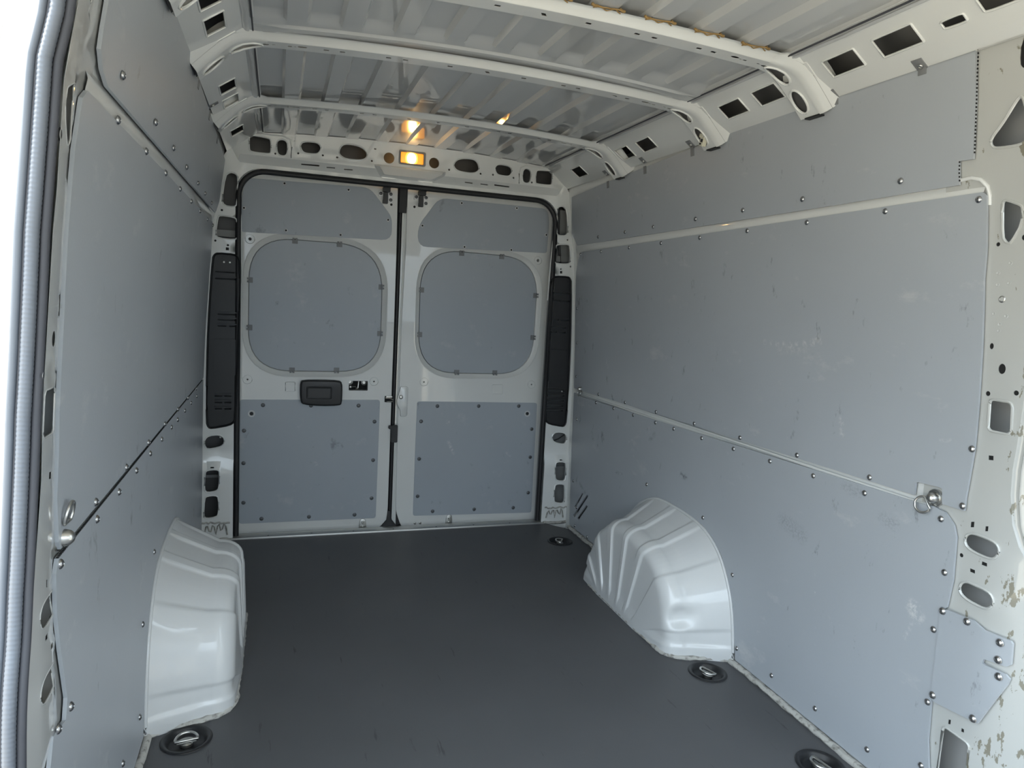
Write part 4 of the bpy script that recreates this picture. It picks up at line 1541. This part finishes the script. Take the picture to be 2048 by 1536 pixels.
def resample(P, n):
    S = [0]
    for a, b_ in zip(P, P[1:]):
        S.append(S[-1] + math.hypot(b_[0] - a[0], b_[1] - a[1]))
    out = []
    k = 0
    for i in range(n):
        t = S[-1] * i / (n - 1)
        while k < len(S) - 2 and S[k + 1] < t:
            k += 1
        r = (t - S[k]) / (S[k + 1] - S[k])
        out.append((P[k][0] + (P[k + 1][0] - P[k][0]) * r, P[k][1] + (P[k + 1][1] - P[k][1]) * r))
    return out


def smooth_curve(P, it=2):
    for _ in range(it):
        q = [P[0]]
        for a, b_ in zip(P, P[1:]):
            q.append((a[0] * .75 + b_[0] * .25, a[1] * .75 + b_[1] * .25))
            q.append((a[0] * .25 + b_[0] * .75, a[1] * .25 + b_[1] * .75))
        q.append(P[-1])
        P = q
    return P


SH = [(1.957, 0), (1.962, .08), (1.975, .15), (2.0, .215), (2.05, .275), (2.12, .318), (2.22, .345), (2.34, .355), (2.45, .345), (2.54, .31), (2.61, .245), (2.67, .16), (2.705, .06), (2.715, 0)]
CEN_A = (2.36, 0.0)
BANDS = [(-.02, .041, .8), (.077, .259, .8), (.363, .404, 1), (.487, .524, 1), (.61, .66, 1), (.745, .80, 1), (.88, .93, 1)]
NT = 220


def band(t):
    h = 0
    for a, b_, w in BANDS:
        e = .006
        k = min(1, max(0, (t - a) / e)) * min(1, max(0, (b_ - t) / e))
        h = max(h, k * w)
    return h


def build_arch(s, label):
    W_ = resample(smooth_curve(ARCH_W), NT)
    S_ = resample(smooth_curve(SH), NT)
    bm = bmesh.new()
    cols = []
    for i in range(NT):
        t = i / (NT - 1)
        w, sh = W_[i], S_[i]
        fy, fz = CEN_A[0] + .84 * (sh[0] - CEN_A[0]), CEN_A[1] + .84 * (sh[1] - CEN_A[1])
        pts = []
        for k in range(6):                                     # wall to shoulder
            r = k / 5
            pts.append((.905 + (.765 - .905) * r, w[0] + (sh[0] - w[0]) * r, w[1] + (sh[1] - w[1]) * r, min(1, r * 5)))
        for k in range(1, 8):                                  # rounded shoulder
            a = math.pi / 2 * k / 7
            r = 1 - math.cos(a)
            pts.append((.765 - .075 * math.sin(a), sh[0] + (fy - sh[0]) * r, sh[1] + (fz - sh[1]) * r, 1))
        hy = CEN_A[0] + .50 * (fy - CEN_A[0])                  # foot of this line on the floor
        for k in range(1, 15):                                 # inner face down to the floor
            r = k / 14
            pts.append((.690 - .010 * r, fy + (hy - fy) * r, fz * (1 - r), 1 if r < .78 else max(0, (.86 - r) / .08)))
        # outward direction for the pressed ribs
        col = []
        P3 = [Vector((p[0], p[1], p[2])) for p in pts]
        b0 = band(t)
        for k, p in enumerate(P3):
            a_, c_ = P3[max(0, k - 1)], P3[min(len(P3) - 1, k + 1)]
            tan = (c_ - a_)
            rad = Vector((0, sh[0] - CEN_A[0], sh[1] + .02)).normalized()
            up_ = Vector((-1, 0, 0)) if k > 12 else (rad * (1 - max(0, k - 5) / 7) + Vector((-1, 0, 0)) * max(0, k - 5) / 7)
            zf = min(1, max(0, (p.z - .025) / .03))
            q = p + up_ * (-.008 * (1 - b0) * pts[k][3] * zf)
            if s > 0:
                # knock in the front corner
                d = Vector((q.x - .742, (q.y - 1.99) * 1.2, q.z - .135))
                g = math.exp(-(d.length / .036) ** 4)
                q += Vector((.010, .018, -.004)) * g
            q.x *= s
            q.z = max(q.z, 0.0)
            col.append(bm.verts.new(q))
        cols.append(col)
    for a, b_ in zip(cols, cols[1:]):
        for k in range(len(a) - 1):
            try:
                bm.faces.new((a[k], a[k + 1], b_[k + 1], b_[k]))
            except ValueError:
                pass
    bmesh.ops.remove_doubles(bm, verts=bm.verts, dist=1e-5)
    root = empty('wheel_arch', (s * .80, 2.36, 0), cat='wheel arch', label=label)
    obj('arch_shell', bm, M_ARCH, root, smooth=50)
    # rolled flange against the lining
    bm = bmesh.new()
    tube(bm, [(s * .903, y, z) for y, z in W_[::3]], .0055, 8)
    obj('wall_flange', bm, M_ARCH, root, smooth=60)
    bm = bmesh.new()
    base = [(.905, 1.905), (.86, 1.930), (.80, 1.945), (.765, 1.953), (.735, 1.965), (.71, 1.985), (.695, 2.012), (.688, 2.05), (.684, 2.2), (.683, 2.45), (.684, 2.6)]
    pp = resample(base, 70)
    tube(bm, [(s * (x + random.uniform(-.0015, .0015)), y + random.uniform(-.0015, .0015), .004 + random.uniform(-.001, .002)) for x, y in pp], .0075, 6, rf=lambda t: 1.25 if t < .35 else .6)
    obj('sealant_seam', bm, M_SEALER, root, smooth=60)
    return root


build_arch(1, 'white ribbed wheel arch on the right, dented at its front corner')
build_arch(-1, 'white ribbed wheel arch on the left, undented, below the left lining')

# ------------------------------------------------------------------ tie-down rings


def floor_ring(x, y, ang, label):
    root = empty('floor_tie_down', (x, y, -.015), cat='tie-down ring', label=label)
    bm = bmesh.new()
    prof = [(.064, .002), (.062, .0045), (.056, .005), (.050, .001), (.046, -.010), (.040, -.014), (0, -.015)]
    lathe(bm, prof, (x, y, 0), (0, 0, 1), 30)
    obj('cup', bm, M_BLACK, root, smooth=50)
    bm = bmesh.new()
    m_ = Matrix.Rotation(ang, 3, 'Z')
    D = []
    for k in range(19):
        a = math.pi * k / 18
        D.append(Vector((.028 * math.cos(a), .030 * math.sin(a), .004 + .004 * math.sin(a))))
    D = [Vector((x, y, 0)) + m_ @ (p + Vector((0, -.008, 0))) for p in D]
    tube(bm, D, .0038, 8, True)
    obj('d_ring', bm, M_ZINC, root, smooth=60)
    bm = bmesh.new()
    lathe(bm, [(.017, -.013), (.017, -.006), (.013, -.003), (.007, -.002), (.006, -.005), (0, -.005)], (x, y, 0), (0, 0, 1), 18)
    obj('bolt', bm, M_ZINC, root, smooth=40)
    bm = bmesh.new()
    pts = [(.024 * math.cos(math.pi * k / 14), .025 * math.sin(math.pi * k / 14)) for k in range(15)]
    plate(pts, lambda u, v_, d: Vector((x, y, -.006 + d)) + m_ @ Vector((u, v_ - .008, 0)), .004, .001, bm)
    obj('plate', bm, M_ZINC, root, smooth=40)


floor_ring(*RINGS[0], math.radians(8), 'recessed floor tie-down ring in front of the left wheel arch')
floor_ring(*RINGS[1], math.radians(110), 'recessed floor tie-down ring in front of the right wheel arch')
floor_ring(*RINGS[2], math.radians(60), 'recessed floor tie-down ring in the far right corner by the rear post')
floor_ring(*RINGS[3], math.radians(100), 'recessed floor tie-down ring nearest the camera, cut by the lower edge')


def wall_ring(s, y, z, dy, dz, ang, label, sc_=.78, sink=.004):
    x = s * (wx(z) + sink)
    root = empty('wall_tie_down', (x, y, z), cat='tie-down ring', label=label)
    bm = bmesh.new()
    lathe(bm, [(.026 * sc_, -.004), (.026 * sc_, .002), (.022 * sc_, .003)], (x, y, z), (-s, 0, 0), 24)
    obj('washer', bm, M_ZINC, root, smooth=40)
    bm = bmesh.new()
    lathe(bm, [(.0175 * sc_, .002), (.0172 * sc_, .010), (.0145 * sc_, .017), (.010 * sc_, .021), (.0045 * sc_, .023), (0, .0232)], (x, y, z), (-s, 0, 0), 24)
    obj('bolt_head', bm, M_ZINC, root, smooth=60)
    bm = bmesh.new()
    R0 = .0245 * sc_
    pts = []
    for k in range(25):
        a = math.radians(-130 + 260 * k / 24)
        pts.append((R0 * math.cos(a), R0 * math.sin(a)))
    ca, sa = math.cos(ang), math.sin(ang)
    tube(bm, [(x - s * (.014 + .004 * (p[0] / R0)), y + dy + p[0] * ca - p[1] * sa, z + dz + p[0] * sa + p[1] * ca) for p in pts], .0038 * sc_, 8, True)
    obj('d_ring', bm, M_ZINC, root, smooth=60)
    return root


wall_ring(1, 1.2219, .7808, .020, -.022, math.radians(-35), 'steel D-ring on a domed bolt on the right wall by the front pillar')
wall_ring(-1, 1.2144, .7885, .006, .036, math.radians(85), 'steel D-ring standing up over its bolt on the left wall by the weatherstrip', .78, .007)
wall_ring(1, 3.30, .7538, -.006, -.020, math.radians(-80), 'small steel D-ring at the far end of the right wall beside the rear post', .65)

# ------------------------------------------------------------------ left doorway weatherstrip
ws = empty('door_weatherstrip', (-.92, 1.09, 0), cat='door seal', label='thick grey ribbed rubber weatherstrip down the left doorway edge')
SC = [(1.080, 1.80), (1.090, 1.60), (1.097, 1.42), (1.099, 1.302), (1.100, 1.172), (1.0985, 1.045), (1.090, .9154), (1.069, .7224), (1.040, .6298), (1.030, .5374), (1.028, .40), (1.028, .2), (1.028, -.08)]
SP = resample(smooth_curve(SC, 2), 900)
bm = bmesh.new()
tube(bm, [(-(wx(z) + .0184), y - .006, z) for y, z in SP], .0084, 12)
bm.verts.ensure_lookup_table()
for k in range(0, len(SP), 3):
    y, z = SP[k]
    c_ = Vector((-(wx(z) + .0184), y - .006, z))
    for v_ in bm.verts[k * 12:(k + 1) * 12]:
        v_.co = c_ + (v_.co - c_) * .94
obj('ribbed_bulb', bm, M_STRIP, ws, smooth=80)
SP2 = SP[::12]
bm = bmesh.new()
tube(bm, [(-(wx(z) + .0075), y + .004, z) for y, z in SP2], .0068, 10)
tube(bm, [(-(wx(z) + .0275), y + .001, z) for y, z in SP2], .006, 10)
obj('carrier', bm, M_STRIP_DARK, ws, smooth=80)
bm = bmesh.new()
tube(bm, [(-(wx(z) + .0350), y - .003, z) for y, z in SP2], .0058, 10)
obj('seal_lip', bm, M_STRIP, ws, smooth=80)
# painted return of the doorway outside the weatherstrip, in full daylight
bm = bmesh.new()
prof = [(.0095, .020), (.020, .012), (.030, .006), (.040, .014), (.056, .018), (.060, .030), (.064, .034), (.10, .040), (.14, .09)]
cols = [[bm.verts.new((-(wx(z) + o_), y + dy, z)) for o_, dy in prof] for y, z in SP2]
for a, b_ in zip(cols, cols[1:]):
    for i in range(len(prof) - 1):
        bm.faces.new((a[i], a[i + 1], b_[i + 1], b_[i]))
bk = bmesh.new()
for y0, y1 in ((1.125, 1.215),):
    zz = [-.08 + i * .1 for i in range(19)]
    c_ = [[bk.verts.new((-(wx(z) + o_), y, z)) for o_, y in ((.022, y0), (.034, y0 + .01), (.034, y1))] for z in zz]
    for a, b_ in zip(c_, c_[1:]):
        for i in range(2):
            bk.faces.new((a[i], a[i + 1], b_[i + 1], b_[i]))
obj('pillar_shade_sheet', bk, M_SKIN, wall_l)  # dark sheet added for shade in the pillar holes and to block leaks
jm = obj('door_jamb', bm, M_PAINT, wall_l, smooth=50, label='sunlit white outer return of the doorway edge')
bm = bmesh.new()
box(bm, (-.962, 1.118, .905), (.02, .02, .014))
box(bm, (-.962, 1.118, .80), (.02, .02, .012))
tube(bm, [(-.956 + .010 * math.cos(k / 12 * 6.283), 1.112, .86 + .018 * math.sin(k / 12 * 6.283)) for k in range(12)], .004, 6, True)
obj('striker', bm, M_RUBBER, jm)

# ------------------------------------------------------------------ the van in front of the frame, and outdoors
bm = bmesh.new()
box(bm, (0, -.50, .42), (1.86, .03, .94))
box(bm, (0, -.50, 1.76), (1.70, .03, .32))  # unseen bulkhead, opening shaped so daylight reaches the rear doors
obj('wall_front', bm, M_PANEL, kind='structure', cat='bulkhead', label='grey half-height bulkhead towards the cab, unseen, its opening shaped to light the rear')
# unseen right sliding door, added half open to cut daylight from that side
bm = bmesh.new()
box(bm, (.985, .08, .88), (.04, 1.18, 1.86))
bmesh.ops.bevel(bm, geom=bm.edges[:], offset=.015, segments=2, affect='EDGES')
obj('door_3', bm, M_PAINT, kind='structure', cat='sliding door', label='half open right sliding door, unseen, added to cut daylight from the right')
bm = bmesh.new()
bmesh.ops.create_grid(bm, x_segments=1, y_segments=1, size=30)
for v_ in bm.verts:
    v_.co.z = -.60
obj('ground', bm, M_GROUND, kind='structure', cat='ground', label='pale sunlit concrete ground outside the left doorway')
